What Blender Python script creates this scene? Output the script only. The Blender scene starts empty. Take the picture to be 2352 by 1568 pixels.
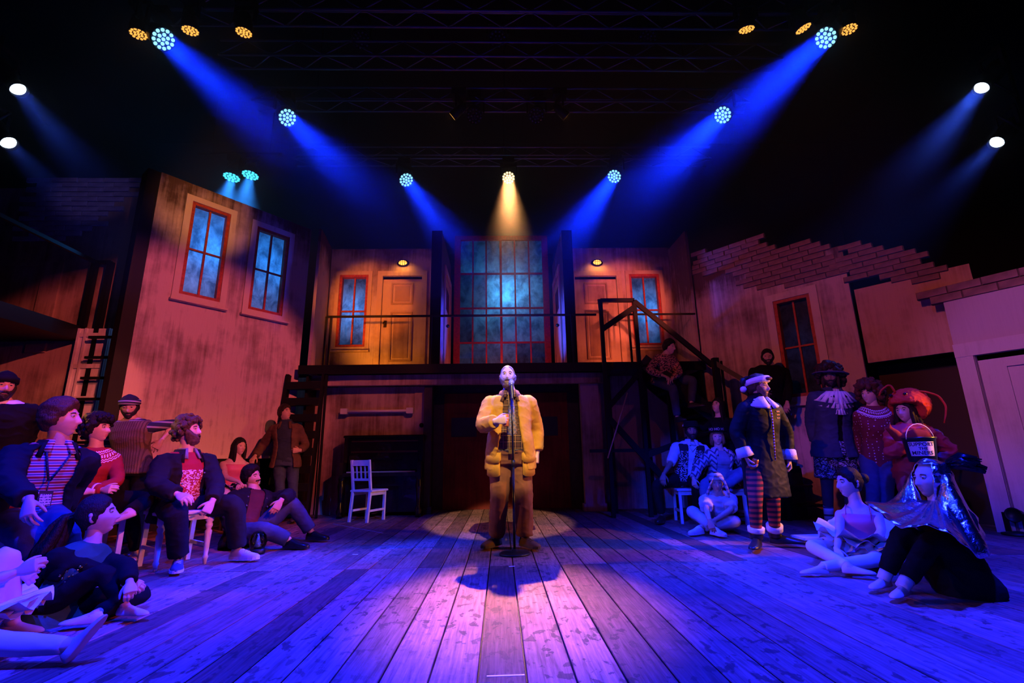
import bpy, bmesh, math, random
import numpy as np
from mathutils import Vector, Matrix, noise
random.seed(7)
PI = math.pi
scene = bpy.context.scene
COL = scene.collection

# ------------------------------------------------------------------ camera
CAM_H = .86; FPX = 1110.7
PIT = math.radians(13.79); YAW = math.radians(1.573); ROL = .016
_f0 = Vector((math.sin(YAW), math.cos(YAW), 0)); _r0 = Vector((math.cos(YAW), -math.sin(YAW), 0))
_fw = _f0*math.cos(PIT)+Vector((0, 0, math.sin(PIT))); _u = Vector((0, 0, math.cos(PIT)))-_f0*math.sin(PIT)
_rt = _r0*math.cos(ROL)-_u*math.sin(ROL); _up = _u*math.cos(ROL)+_r0*math.sin(ROL)
CAMP = Vector((0, 0, CAM_H))
cd = bpy.data.cameras.new('camera'); cam = bpy.data.objects.new('camera', cd); COL.objects.link(cam)
cd.sensor_width = 36; cd.lens = FPX*36/2352; cd.clip_start = .05; cd.clip_end = 100
cam.matrix_world = Matrix(((_rt.x, _up.x, -_fw.x, 0), (_rt.y, _up.y, -_fw.y, 0), (_rt.z, _up.z, -_fw.z, CAM_H), (0, 0, 0, 1)))
scene.camera = cam

def ray(x, y):
    return _fw+_rt*((x-1176)/FPX)-_up*((y-784)/FPX)
def at(x, y, Y):                 # the point of the stage seen at photo pixel (x,y), Y metres upstage
    d = ray(x, y); return CAMP+d*(Y/d.y)
def atz(x, y, z=0.):             # ... at height z
    d = ray(x, y); return CAMP+d*((z-CAM_H)/d.z)

# ------------------------------------------------------------------ world, exposure
w = bpy.data.worlds.new('dark'); scene.world = w; w.use_nodes = True
w.node_tree.nodes['Background'].inputs[0].default_value = (.02, .03, .25, 1)
w.node_tree.nodes['Background'].inputs[1].default_value = .02
vs = scene.view_settings
scene.display_settings.display_device = 'sRGB'
vs.view_transform = 'Standard'; vs.look = 'None'; vs.gamma = 1; vs.use_curve_mapping = False
vs.exposure = 0.0
cy = scene.cycles
cy.use_denoising = True; cy.max_bounces = 5; cy.diffuse_bounces = 2; cy.glossy_bounces = 3; cy.transmission_bounces = 4
cy.volume_bounces = 0; cy.transparent_max_bounces = 6; cy.sample_clamp_indirect = 3; cy.use_light_tree = True
cy.caustics_reflective = False; cy.caustics_refractive = False
try: cy.denoiser = 'OPENIMAGEDENOISE'
except Exception: pass

# ------------------------------------------------------------------ lights
BLUE = (.002, .02, 1.0); AMBER = (1, .33, .04); PINK = (1, .135, .14); WARM = (1, .72, .34); RED = (1, .09, .05)
def aim(o, p, q):
    o.location = p; o.rotation_euler = (Vector(q)-Vector(p)).to_track_quat('-Z', 'Y').to_euler()
def spot(p, q, col, power, angle, blend=.5, r=.05, name='stage_spot'):
    l = bpy.data.lights.new(name, 'SPOT'); l.energy = power; l.color = col; l.spot_size = math.radians(angle)
    l.spot_blend = blend; l.shadow_soft_size = r
    o = bpy.data.objects.new(name, l); COL.objects.link(o); aim(o, p, q); return o
def disk(p, q, col, power, size, spread, name='wash_beam'):
    l = bpy.data.lights.new(name, 'AREA'); l.shape = 'DISK'; l.size = size; l.energy = power; l.color = col; l.spread = math.radians(spread)
    o = bpy.data.objects.new(name, l); COL.objects.link(o); aim(o, p, q); return o
def point(p, col, power, r=.05, name='lamp_glow'):
    l = bpy.data.lights.new(name, 'POINT'); l.energy = power; l.color = col; l.shadow_soft_size = r
    o = bpy.data.objects.new(name, l); COL.objects.link(o); o.location = p; return o
# blue moving-head washes on the three trusses (the same places as the fixtures further down)
HEADS = [  # photo x, y, upstage Y, aim, colour, power
    (375, 90, 5.9, (2.2, 4.6, 0), BLUE, 26), (1897, 87, 5.9, (-2.2, 4.6, 0), BLUE, 52),
    (660, 270, 7.6, (1.9, 4.0, 0), BLUE, 26), (1660, 264, 7.6, (-1.9, 4.0, 0), BLUE, 52),
    (933, 413, 9.6, (1.7, 5.4, 0), BLUE, 34), (1411, 405, 9.6, (-1.5, 5.4, 0), BLUE, 60)]
for (hx, hy, hY, q, c, pw) in HEADS:
    p = at(hx, hy, hY); d = (Vector(q)-p).normalized(); disk(p+d*.06, q, c, pw, .28, 18)
p = at(1168, 408, 9.6); disk(p+(Vector((.1, 3.4, 0))-p).normalized()*.06, (.1, 3.4, 0), (1, .39, .12), 36, .22, 12)
# profile lanterns on the side booms
for (hx, hy, hY, q, pw) in ((40, 203, 5.4, (-1, 5, 0), 4), (18, 326, 5.6, (-1, 5, 0), 3), (2256, 200, 5.4, (1, 5, 0), 9), (2291, 325, 5.8, (1, 5, 0), 5)):
    p = at(hx, hy, hY); disk(p+(Vector(q)-p).normalized()*.1, q, (.04, .10, 1), pw, .16, 22)
# cyan LED pair behind the left house
for (hx, hy) in ((532, 407), (575, 402)):
    p = at(hx, hy, 10.4); disk(p+Vector((0, 0, -.05)), (p.x-.35, 10.2, 3), (.03, .28, 1), 40, .16, 50)
# added blue fill over the floor, no fixtures; kept off the scenery
for (x, y, px, py, k, an) in ((-3.5, 3.0, -3.1, 2.4, .85, 44), (-1.5, 1.5, -1.4, .6, 2.3, 46), (1.5, 1.5, 1.4, .6, 2.3, 46), (3.6, 3.2, 3.2, 2.6, 1.1, 44)):
    spot((px, py, 8.6), (x, y, 0), (.006, .012, 1), 8000*k, an, .85, .15, 'blue_floor_fill')
# blue front light on the two groups
spot((-2.6, -1.6, 4.6), (2.7, 4.9, .55), (.010, .03, 1), 1600, 26, .6, .08, 'blue_front')
spot((-2.0, -1.6, 3.2), (2.45, 6.6, .7), (.010, .03, 1), 2700, 13, .6, .08, 'blue_front')
spot((2.6, -1.6, 4.6), (-2.6, 4.2, .4), (.010, .03, 1), 500, 26, .6, .08, 'blue_front')
spot((-2.4, .2, 2.3), (2.5, 3.7, .62), (.02, .04, 1), 420, 20, .7, .06, 'blue_front')
spot((-1, 0, 5), (-6.4, 7.05, 5.1), (.4, .28, 1), 260, 8, .8, .06, 'violet_brick_fill')  # added violet spot to brighten the far left bricks
for x in (-1.9, 2.0): spot((x, 3.4, 5.2), (x*1.05, 6.3, 0), (.006, .012, 1), 1500, 40, .9, .1, 'blue_floor_fill')  # added blue fill for the upstage floor, no fixture here
# front of house: key on the singer, pink on the left house and company, red on the right house
spot((.6, -3.4, 7.6), (.1, 5.25, 1.5), (1, .70, .40), 6800, 9.6, .2, .05, 'front_key')
spot((5.2, -2.6, 6.2), (-4.6, 6.8, 1.5), PINK, 5200, 22, .35, .06, 'pink_front')
spot((4.6, 1.6, 3.4), (-3.1, 4.3, .9), (1, .11, .10), 900, 32, .7, .06, 'pink_front')
spot((-5.0, -2.2, 6.0), (4.9, 6.6, 3.0), (1, .16, .09), 1500, 26, .6, .06, 'red_front')
spot((-2.5, -2.6, 5.0), (6.2, 4.6, 1.6), (.5, .16, .75), 1700, 19, .7, .06, 'lilac_front')
spot((2.6, -1.0, 4.0), (-4.6, 7.0, 4.75), AMBER, 3200, 9, .8, .06, 'amber_front')
spot((2.5, -2.6, 5.6), (-2.2, 8.85, 2.0), (1, .17, .08), 1500, 9, .8, .1, 'rust_front')
spot((-2.6, 1.0, 2.2), (-2.55, 9.2, 3.9), (1, .22, .02), 2700, 13, .5, .08, 'gallery_front')
spot((2.7, 1.0, 2.2), (2.6, 9.2, 3.9), (1, .16, .10), 2700, 13, .5, .08, 'gallery_front')
spot((0, -2.6, 5.6), (0, 9, 3.0), (.75, .10, .40), 170, 42, .9, .1, 'magenta_front')
# amber sidelight booms off both sides of the stage
spot((-7.4, 4.6, 2.5), (-2.4, 4.3, .8), AMBER, 560, 24, .7, .06, 'amber_side')
spot((6.2, 3.9, 1.9), (2.9, 4.9, 1.0), AMBER, 1050, 32, .7, .06, 'amber_side')
spot((2.2, 1.2, 4.6), (-2.0, 7.9, .45), (.02, .09, 1), 1500, 9, .7, .08, 'blue_chair_fill')  # added blue spot to tint the empty chair by the piano
spot((3.0, -1.0, 4.0), (-5.85, 6.93, 1.75), (1, .22, .16), 1800, 6, .6, .06, 'ladder_door_fill')  # added pink spot to brighten the door behind the ladder


# ------------------------------------------------------------------ mesh helpers
class MB:
    """collects geometry; build() links it as ONE mesh object"""
    def __init__(s): s.v = []; s.f = []; s.m = []; s.sm = []
    def add(s, vs, fs, m=0, smooth=False, M=None):
        k = len(s.v)
        if M is not None: vs = [M@Vector(v) for v in vs]
        s.v += [tuple(v) for v in vs]; s.f += [tuple(i+k for i in f) for f in fs]
        s.m += [m]*len(fs); s.sm += [smooth]*len(fs); return s
    def box(s, lo, hi, m=0, M=None):
        (a, b, c), (d, e, f) = lo, hi
        return s.add([(a, b, c), (d, b, c), (d, e, c), (a, e, c), (a, b, f), (d, b, f), (d, e, f), (a, e, f)],
                     [(0, 3, 2, 1), (4, 5, 6, 7), (0, 1, 5, 4), (1, 2, 6, 5), (2, 3, 7, 6), (3, 0, 4, 7)], m, False, M)
    def cbox(s, lo, hi, c=.004, m=0, M=None):   # chamfered on the top edges
        (a, b, z0), (d, e, z1) = lo, hi
        vs = [(a, b, z0), (d, b, z0), (d, e, z0), (a, e, z0), (a, b, z1-c), (d, b, z1-c), (d, e, z1-c), (a, e, z1-c),
              (a+c, b+c, z1), (d-c, b+c, z1), (d-c, e-c, z1), (a+c, e-c, z1)]
        fs = [(0, 3, 2, 1), (8, 9, 10, 11)]
        for i in range(4):
            j = (i+1) % 4; fs += [(i, j, j+4, i+4), (i+4, j+4, j+8, i+8)]
        return s.add(vs, fs, m, False, M)
    def bar(s, p, q, w, h=None, m=0, up=(0, 0, 1)):       # square bar from p to q
        p = Vector(p); q = Vector(q); d = (q-p); L = d.length; d.normalize(); h = h or w
        x = d.cross(Vector(up))
        if x.length < 1e-3: x = d.cross(Vector((0, 1, 0)))
        x.normalize(); y = x.cross(d)
        M = Matrix((( x.x, d.x, y.x, p.x), (x.y, d.y, y.y, p.y), (x.z, d.z, y.z, p.z), (0, 0, 0, 1)))
        return s.box((-w/2, 0, -h/2), (w/2, L, h/2), m, M)
    def ring(s, rings, m=0, smooth=True, cap=(True, True), closed=True):   # skin a list of equal-length rings
        n = len(rings[0]); k = len(s.v); fs = []
        vs = [tuple(p) for r in rings for p in r]
        for i in range(len(rings)-1):
            for j in range(n if closed else n-1):
                a = i*n+j; b = i*n+(j+1) % n; fs.append((a, b, b+n, a+n))
        if closed and cap[0]: fs.append(tuple(range(n-1, -1, -1)))
        if closed and cap[1]: fs.append(tuple((len(rings)-1)*n+j for j in range(n)))
        return s.add(vs, fs, m, smooth)
    def tube(s, pts, rad, n=8, m=0, smooth=True, flat=1., side=None, cap=(True, True)):
        pts = [Vector(p) for p in pts]; rs = []
        if not hasattr(rad, '__len__'): rad = [rad]*len(pts)
        t0 = (pts[1]-pts[0]).normalized()
        x = Vector(side) if side is not None else t0.orthogonal()
        for i, p in enumerate(pts):
            t = (pts[min(i+1, len(pts)-1)]-pts[max(i-1, 0)]).normalized()
            x = (x-t*x.dot(t));  x = x.normalized() if x.length > 1e-6 else t.orthogonal().normalized()
            y = t.cross(x)
            rs.append([p+(x*math.cos(a)+y*math.sin(a)*flat)*rad[i] for a in (2*PI*j/n for j in range(n))])
        return s.ring(rs, m, smooth, cap)
    def lathe(s, prof, n=16, m=0, smooth=True, M=None, axis=None):
        rs = [[Vector((r*math.cos(2*PI*j/n), r*math.sin(2*PI*j/n), z)) for j in range(n)] for r, z in prof]
        if M is not None: rs = [[M@p for p in r] for r in rs]
        return s.ring(rs, m, smooth)
    def ball(s, c, r, nu=12, nv=8, m=0, M=None):
        if not hasattr(r, '__len__'): r = (r, r, r)
        c = Vector(c); rs = []
        for i in range(nv+1):
            t = max(.02, min(PI-.02, PI*i/nv))
            ring = [Vector((r[0]*math.sin(t)*math.cos(2*PI*j/nu), r[1]*math.sin(t)*math.sin(2*PI*j/nu), -r[2]*math.cos(t))) for j in range(nu)]
            rs.append([(M@p if M is not None else p)+c for p in ring])
        return s.ring(rs, m, True)
    def mesh(s, name, mats):
        me = bpy.data.meshes.new(name); me.from_pydata(s.v, [], s.f)
        for q in (mats if isinstance(mats, (list, tuple)) else [mats]): me.materials.append(q)
        me.polygons.foreach_set('material_index', s.m); me.polygons.foreach_set('use_smooth', s.sm); me.update()
        return me
    def build(s, name, mats, parent=None, loc=None, rot=None):
        """vertices are in world coordinates unless loc is given; stored relative to the parent's origin"""
        if loc is None and parent is not None:
            o0 = root_of(parent); s.v = [(v[0]-o0[0], v[1]-o0[1], v[2]-o0[2]) for v in s.v]
        o = bpy.data.objects.new(name, s.mesh(name, mats)); COL.objects.link(o)
        if parent is not None: o.parent = parent
        if loc is not None: o.location = loc
        if rot is not None: o.rotation_euler = rot
        return o
def root_of(o):
    p = Vector((0, 0, 0))
    while o is not None: p += o.location; o = o.parent
    return p
def tag(o, label=None, cat=None, group=None, kind=None):
    if label: o['label'] = label
    if cat: o['category'] = cat
    if group: o['group'] = group
    if kind: o['kind'] = kind
    return o
def thing(name, label, cat, loc=(0, 0, 0), group=None, rz=0):
    o = bpy.data.objects.new(name, None); o.empty_display_size = .1; COL.objects.link(o); o.location = loc; o.rotation_euler = (0, 0, rz)
    return tag(o, label, cat, group)
def copy_tree(o, parent=None):
    c = o.copy(); COL.objects.link(c); c.parent = parent
    for ch in list(o.children): copy_tree(ch, c)
    return c

# ------------------------------------------------------------------ materials
def new_mat(name):
    m = bpy.data.materials.new(name); m.use_nodes = True; nt = m.node_tree
    return m, nt, nt.nodes['Principled BSDF']
class NT:
    def __init__(s, nt): s.nt = nt
    def n(s, typ, **kw):
        x = s.nt.nodes.new(typ)
        for k, v in kw.items(): setattr(x, k, v)
        return x
    def link(s, a, b): s.nt.links.new(a, b)
    def val(s, sock, v):
        if hasattr(v, 'is_output'): s.link(v, sock)
        else: sock.default_value = v
    def math(s, op, a, b=0., c=0.):
        x = s.n('ShaderNodeMath', operation=op); s.val(x.inputs[0], a); s.val(x.inputs[1], b); s.val(x.inputs[2], c); return x.outputs[0]
    def co(s, kind='Object', scale=(1, 1, 1), loc=(0, 0, 0), rot=(0, 0, 0)):
        if kind == 'World': o = s.n('ShaderNodeNewGeometry').outputs['Position']
        else: o = s.n('ShaderNodeTexCoord').outputs[kind]
        mp = s.n('ShaderNodeMapping'); mp.inputs[1].default_value = loc; mp.inputs[2].default_value = rot; mp.inputs[3].default_value = scale
        s.link(o, mp.inputs[0]); return mp.outputs[0]
    def noise(s, vec, scale=5, detail=3, rough=.5, dist=0):
        x = s.n('ShaderNodeTexNoise'); s.link(vec, x.inputs['Vector']); x.inputs['Scale'].default_value = scale
        x.inputs['Detail'].default_value = detail; x.inputs['Roughness'].default_value = rough; x.inputs['Distortion'].default_value = dist
        return x.outputs[0]
    def ramp(s, v, *stops):
        x = s.n('ShaderNodeValToRGB'); s.link(v, x.inputs[0]); e = x.color_ramp.elements
        while len(e) < len(stops): e.new(.5)
        for q, (p, c) in zip(e, stops): q.position = p; q.color = (c, c, c, 1) if not hasattr(c, '__len__') else (*c[:3], 1)
        return x.outputs[0]
    def mix(s, f, a, b, blend='MIX'):
        x = s.n('ShaderNodeMix', data_type='RGBA', blend_type=blend); s.val(x.inputs[0], f)
        for k, v in ((6, a), (7, b)):
            if hasattr(v, 'is_output'): s.link(v, x.inputs[k])
            else: x.inputs[k].default_value = (*v[:3], 1)
        return x.outputs[2]
    def sep(s, vec):
        x = s.n('ShaderNodeSeparateXYZ'); s.link(vec, x.inputs[0]); return x.outputs
    def bump(s, h, strength=.3, dist=.01):
        x = s.n('ShaderNodeBump'); s.link(h, x.inputs['Height']); x.inputs['Strength'].default_value = strength; x.inputs['Distance'].default_value = dist
        return x.outputs[0]
_mc = {}
def M(name, col, rough=.6, metal=0., spec=.5, var=0., scale=8., bump=0., bscale=60., emit=0., coat=0.):
    """plain procedural material: colour, slight mottling, fine bump"""
    k = (name, tuple(col), rough, metal, var, bump, emit)
    if k in _mc: return _mc[k]
    m, nt, b = new_mat(name); T = NT(nt)
    b.inputs['Base Color'].default_value = (*col, 1); b.inputs['Roughness'].default_value = rough; b.inputs['Metallic'].default_value = metal
    b.inputs['Specular IOR Level'].default_value = spec
    if coat: b.inputs['Coat Weight'].default_value = coat
    if var:
        nz = T.noise(T.co(), scale, 4); c = T.mix(T.ramp(nz, (.3, 0.), (.7, 1.)), [x*(1-var) for x in col], [min(1, x*(1+var)) for x in col])
        T.link(c, b.inputs['Base Color'])
    if bump: T.link(T.bump(T.noise(T.co(), bscale, 3), bump, .004), b.inputs['Normal'])
    if emit: b.inputs['Emission Color'].default_value = (*col, 1); b.inputs['Emission Strength'].default_value = emit
    _mc[k] = m; return m
def emis(name, col, s):
    m = bpy.data.materials.new(name); m.use_nodes = True; nt = m.node_tree; nt.nodes.clear()
    e = nt.nodes.new('ShaderNodeEmission'); e.inputs[0].default_value = (*col, 1); e.inputs[1].default_value = s
    o = nt.nodes.new('ShaderNodeOutputMaterial'); nt.links.new(e.outputs[0], o.inputs[0]); return m
def plaster(name, base, dirt, amount=.5, seed=0., streak=1., rough=.85, top=None):
    """painted scenery plaster: blotches, vertical rain streaks, fine brushed grain"""
    m, nt, b = new_mat(name); T = NT(nt); w = T.co('World', loc=(seed, seed*1.7, seed*.3))
    big = T.noise(w, 1.1, 5, .62)
    st = T.noise(T.co('World', (9, 9, .55), (seed, 0, 0)), 1.6, 5, .65)
    grain = T.noise(T.co('World', (30, 30, 1.2)), 3, 3)
    s = T.math('ADD', T.math('MULTIPLY', big, .66), T.math('MULTIPLY', st, .36*streak))
    if top:      # soot and peeling towards the top edge
        z = T.sep(T.co('World'))[2]; mr = T.n('ShaderNodeMapRange', interpolation_type='SMOOTHSTEP'); T.link(z, mr.inputs[0]); mr.inputs[1].default_value = top[0]; mr.inputs[2].default_value = top[1]
        s = T.math('ADD', s, T.math('MULTIPLY', mr.outputs[0], .22))
    f = T.ramp(s, (.50-.10*amount, 0.), (.72-.12*amount, 1.))
    c = T.mix(f, base, dirt)
    c = T.mix(T.math('MULTIPLY', T.ramp(grain, (.4, 0.), (.8, 1.)), .13), c, [x*.5 for x in base])
    T.link(c, b.inputs['Base Color']); b.inputs['Roughness'].default_value = rough; b.inputs['Specular IOR Level'].default_value = .25
    T.link(T.bump(T.math('ADD', grain, T.noise(w, 40, 3)), .25, .006), b.inputs['Normal'])
    return m
BLACK = M('black_paint', (.004, .004, .005), .6, spec=.2, bump=.1)
DRAPE = M('black_drape', (.006, .006, .008), .95, spec=.1)
IRON = M('black_steel', (.006, .006, .007), .45, spec=.3, bump=.1)

# ================================================================== SETTING
def struct(o, label=None): o['kind'] = 'structure'; return tag(o, label)
# floor boards run up and down stage, butt joints at Y = 4.4
def floor_mat():
    m, nt, b = new_mat('worn_stage_board'); T = NT(nt)
    wpos = T.co('World'); rnd = T.n('ShaderNodeObjectInfo').outputs['Random']
    off = T.n('ShaderNodeCombineXYZ'); T.link(T.math('MULTIPLY', rnd, 37.), off.inputs[1])
    g = T.co('World', (26, 1.3, 1)); v = T.n('ShaderNodeVectorMath', operation='ADD'); T.link(g, v.inputs[0]); T.link(off.outputs[0], v.inputs[1])
    grain = T.noise(v.outputs[0], 2.2, 6, .62, .3)
    blot = T.noise(wpos, 1.6, 5, .6)
    spk = T.noise(T.co('World', (1, .62, 1)), 16, 4, .55, .3)
    sp2 = T.noise(T.co('World', (1, .7, 1), (4, 2, 0)), 1.3, 2)
    base = T.mix(T.ramp(grain, (.3, 0.), (.72, 1.)), (.15, .075, .065), (.48, .225, .20))
    tone = T.math('ADD', .28, T.math('MULTIPLY', T.math('POWER', rnd, .6), .92))
    cmb = T.n('ShaderNodeCombineXYZ')
    for i in range(3): T.link(tone, cmb.inputs[i])
    base = T.mix(1., base, cmb.outputs[0], 'MULTIPLY')
    base = T.mix(T.math('MULTIPLY', T.ramp(blot, (.48, 0.), (.68, 1.)), .55), base, (.09, .065, .055))
    mask = T.math('MULTIPLY', T.ramp(spk, (.565, 0.), (.60, 1.)), T.ramp(sp2, (.36, .15), (.55, 1.)))
    base = T.mix(T.math('MULTIPLY', mask, .75), base, (.045, .03, .028))
    scr = T.noise(T.co('World', (5, 60, 1), (3, 0, 0)), 1, 2)
    base = T.mix(T.math('MULTIPLY', T.ramp(scr, (.74, 0.), (.8, 1.)), .35), base, (.6, .42, .4))
    T.link(base, b.inputs['Base Color'])
    T.link(T.ramp(blot, (.3, .42), (.75, .65)), b.inputs['Roughness'])
    b.inputs['Specular IOR Level'].default_value = .05
    T.link(T.bump(T.math('ADD', grain, T.math('MULTIPLY', spk, .4)), .22, .006), b.inputs['Normal'])
    return m
FLOORM = floor_mat()
fl = MB().box((-9.5, -1, -.2), (9.5, 12, -.03)).build('floor', BLACK); struct(fl)
pw = .2; me_p = {}
def plank_mesh(L):
    if L not in me_p: me_p[L] = MB().cbox((-pw/2+.004, 0, -.03), (pw/2-.004, L, 0), .0035).mesh('plank', FLOORM)
    return me_p[L]
for i in range(-36, 37):
    x = .2+pw*i
    segs = [(.2, 4.2), (4.4, 5.6)]
    for y0, L in segs:
        o = bpy.data.objects.new('plank', plank_mesh(L-.006)); COL.objects.link(o); o.parent = fl
        o.location = (x, y0, -.0008*random.random())
o = MB().box((-9.4, -1, -.03), (9.4, .19, -.002)).build('floor_apron', BLACK, fl)
struct(MB().box((-9.5, 12, -.1), (9.5, 12.1, 9.6)).build('wall_back', DRAPE))
struct(MB().box((-9.6, -1, -.1), (-9.5, 12.1, 9.6)).build('wall_left', DRAPE))
struct(MB().box((9.5, -1, -.1), (9.6, 12.1, 9.6)).build('wall_right', DRAPE))
struct(MB().box((-9.6, -1, 9.6), (9.6, 12.1, 9.7)).build('ceiling', DRAPE))

# ------------------------------------------------------------------ scenery flats
class Flat:
    """upright scenery plane from floor point A to B (left to right as the audience sees it)"""
    def __init__(s, A, B):
        s.A = Vector((A[0], A[1], 0)); d = Vector((B[0]-A[0], B[1]-A[1], 0)); s.L = d.length; s.u = d.normalized()
        s.n = Vector((s.u.y, -s.u.x, 0))          # towards the audience
        s.M = Matrix(((s.u.x, s.n.x, 0, s.A.x), (s.u.y, s.n.y, 0, s.A.y), (0, 0, 1, 0), (0, 0, 0, 1)))
    def px(s, x, y):
        d = ray(x, y); k = (s.A-CAMP).dot(s.n)/d.dot(s.n); p = CAMP+d*k
        return ((p-s.A).dot(s.u), p.z)
    def p(s, u, z, out=0.): return s.A+s.u*u+s.n*out+Vector((0, 0, z))
    def box(s, mb, u0, u1, z0, z1, d0, d1, m=0):  # d = distance out of the plane towards the audience
        return mb.box((u0, min(d0, d1), z0), (u1, max(d0, d1), z1), m, s.M)
    def wall(s, mb, u0, u1, z0, z1, holes=(), d0=-.05, d1=0., m=0):
        us = sorted({u0, u1, *[h[0] for h in holes], *[h[1] for h in holes]}); zs = sorted({z0, z1, *[h[2] for h in holes], *[h[3] for h in holes]})
        for a, b in zip(us, us[1:]):
            for c, d in zip(zs, zs[1:]):
                if any(h[0]-1e-6 <= a and b <= h[1]+1e-6 and h[2]-1e-6 <= c and d <= h[3]+1e-6 for h in holes): continue
                s.box(mb, a, b, c, d, d0, d1, m)
        return mb
    def rect(s, *px):
        q = [s.px(*p) for p in px]; return (min(a for a, b in q), max(a for a, b in q), min(b for a, b in q), max(b for a, b in q))
def scrim(name, col, dirt, seed=0., k=1.):
    """dirty translucent window gauze, lit from behind by a real lamp"""
    m = bpy.data.materials.new(name); m.use_nodes = True; nt = m.node_tree; nt.nodes.clear(); T = NT(nt)
    out = T.n('ShaderNodeOutputMaterial'); tr = T.n('ShaderNodeBsdfTranslucent'); df = T.n('ShaderNodeBsdfDiffuse'); gl = T.n('ShaderNodeBsdfGlossy')
    nz = T.noise(T.co('World', (1.3, 1.3, 1), (seed, 0, seed)), 4.2, 5, .62, .4)
    c = T.mix(T.ramp(nz, (.36, 0.), (.62, 1.)), [x*k for x in dirt], [x*k for x in col])
    T.link(c, tr.inputs[0]); T.link(T.mix(.95, c, (0, 0, 0)), df.inputs[0]); gl.inputs[1].default_value = .3; gl.inputs[0].default_value = (.015, .015, .015, 1)
    a = T.n('ShaderNodeAddShader'); T.link(tr.outputs[0], a.inputs[0]); T.link(df.outputs[0], a.inputs[1])
    a2 = T.n('ShaderNodeAddShader'); T.link(a.outputs[0], a2.inputs[0]); T.link(gl.outputs[0], a2.inputs[1]); T.link(a2.outputs[0], out.inputs[0])
    return m
SCRIM = scrim('dirty_gauze', (.70, .85, .9), (.20, .28, .34), 1.)
SCRIM2 = scrim('dark_gauze', (.5, .6, .7), (.14, .18, .24), 3., .5)
REDP = M('red_window_paint', (.36, .035, .02), .5, var=.35, scale=20)
TRIM = plaster('pale_trim', (.62, .50, .44), (.22, .15, .11), .35, 2., .6)
TRIMD = plaster('stained_door_paint', (.58, .40, .27), (.2, .11, .07), .45, 5., .7)
HOUSE = plaster('house_plaster', (.58, .45, .44), (.07, .04, .03), .10, 0., top=(4.35, 5.2))
HOUSE2 = plaster('shed_plaster', (.40, .27, .18), (.06, .035, .02), .6, 9.)
HOUSE3 = plaster('right_house_plaster', (.54, .40, .40), (.09, .05, .05), .42, 4., top=(3.5, 4.3))
WING = plaster('upper_wall_plaster', (.58, .42, .34), (.14, .07, .045), .42, 6., top=(4.7, 5.3))
BRICKM = M('painted_brick', (.25, .14, .12), .85, var=.45, scale=5, bump=.4, bscale=40)
BRICKP = M('pale_brick', (.34, .29, .36), .85, var=.35, scale=5, bump=.4, bscale=40)
DKWOOD = M('dark_stained_timber', (.035, .022, .018), .55, var=.4, scale=10, bump=.2)

def window(F, parent, r, cols, rows, out=.02, arch=.09, sill=True, back=None, mullion=.028, deep=.07, pane_mat=None, frame=.05, archm=None):
    """window part: frame with sub-parts pane and glazing_bar; plus an architrave part"""
    u0, u1, z0, z1 = r
    if arch:
        a = MB()
        F.box(a, u0-arch, u0, z0-arch, z1+arch, 0, out+.012); F.box(a, u1, u1+arch, z0-arch, z1+arch, 0, out+.012)
        F.box(a, u0, u1, z1, z1+arch, 0, out+.012); F.box(a, u0, u1, z0-arch, z0, 0, out+.012)
        if sill: F.box(a, u0-arch-.02, u1+arch+.02, z0-arch-.03, z0-arch, 0, out+.07)
        a.build('architrave', archm or TRIM, parent)
    f = MB(); t = frame
    F.box(f, u0, u0+t, z0, z1, -deep-.02, out-.008); F.box(f, u1-t, u1, z0, z1, -deep-.02, out-.008)
    F.box(f, u0+t, u1-t, z1-t, z1, -deep-.02, out-.008); F.box(f, u0+t, u1-t, z0, z0+t, -deep-.02, out-.008)
    fo = f.build('window', REDP, parent)
    us = [u0+t+(u1-u0-2*t)*i/cols for i in range(cols+1)]; zs = [z0+t+(z1-z0-2*t)*j for j in rows]
    for i in range(1, cols): b = MB(); F.box(b, us[i]-mullion/2, us[i]+mullion/2, z0+t, z1-t, -deep, -deep+.035); b.build('glazing_bar', REDP, fo)
    for j in range(1, len(zs)-1): b = MB(); F.box(b, u0+t, u1-t, zs[j]-mullion/2, zs[j]+mullion/2, -deep, -deep+.032); b.build('glazing_bar', REDP, fo)
    for i in range(cols):
        for j in range(len(zs)-1):
            b = MB(); b.add([F.p(us[i], zs[j], -deep-.006), F.p(us[i+1], zs[j], -deep-.006), F.p(us[i+1], zs[j+1], -deep-.006), F.p(us[i], zs[j+1], -deep-.006)], [(0, 1, 2, 3)])
            q = pane_mat(i, j) if callable(pane_mat) else (pane_mat or SCRIM); b.build('pane', q, fo)
    return fo
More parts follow.
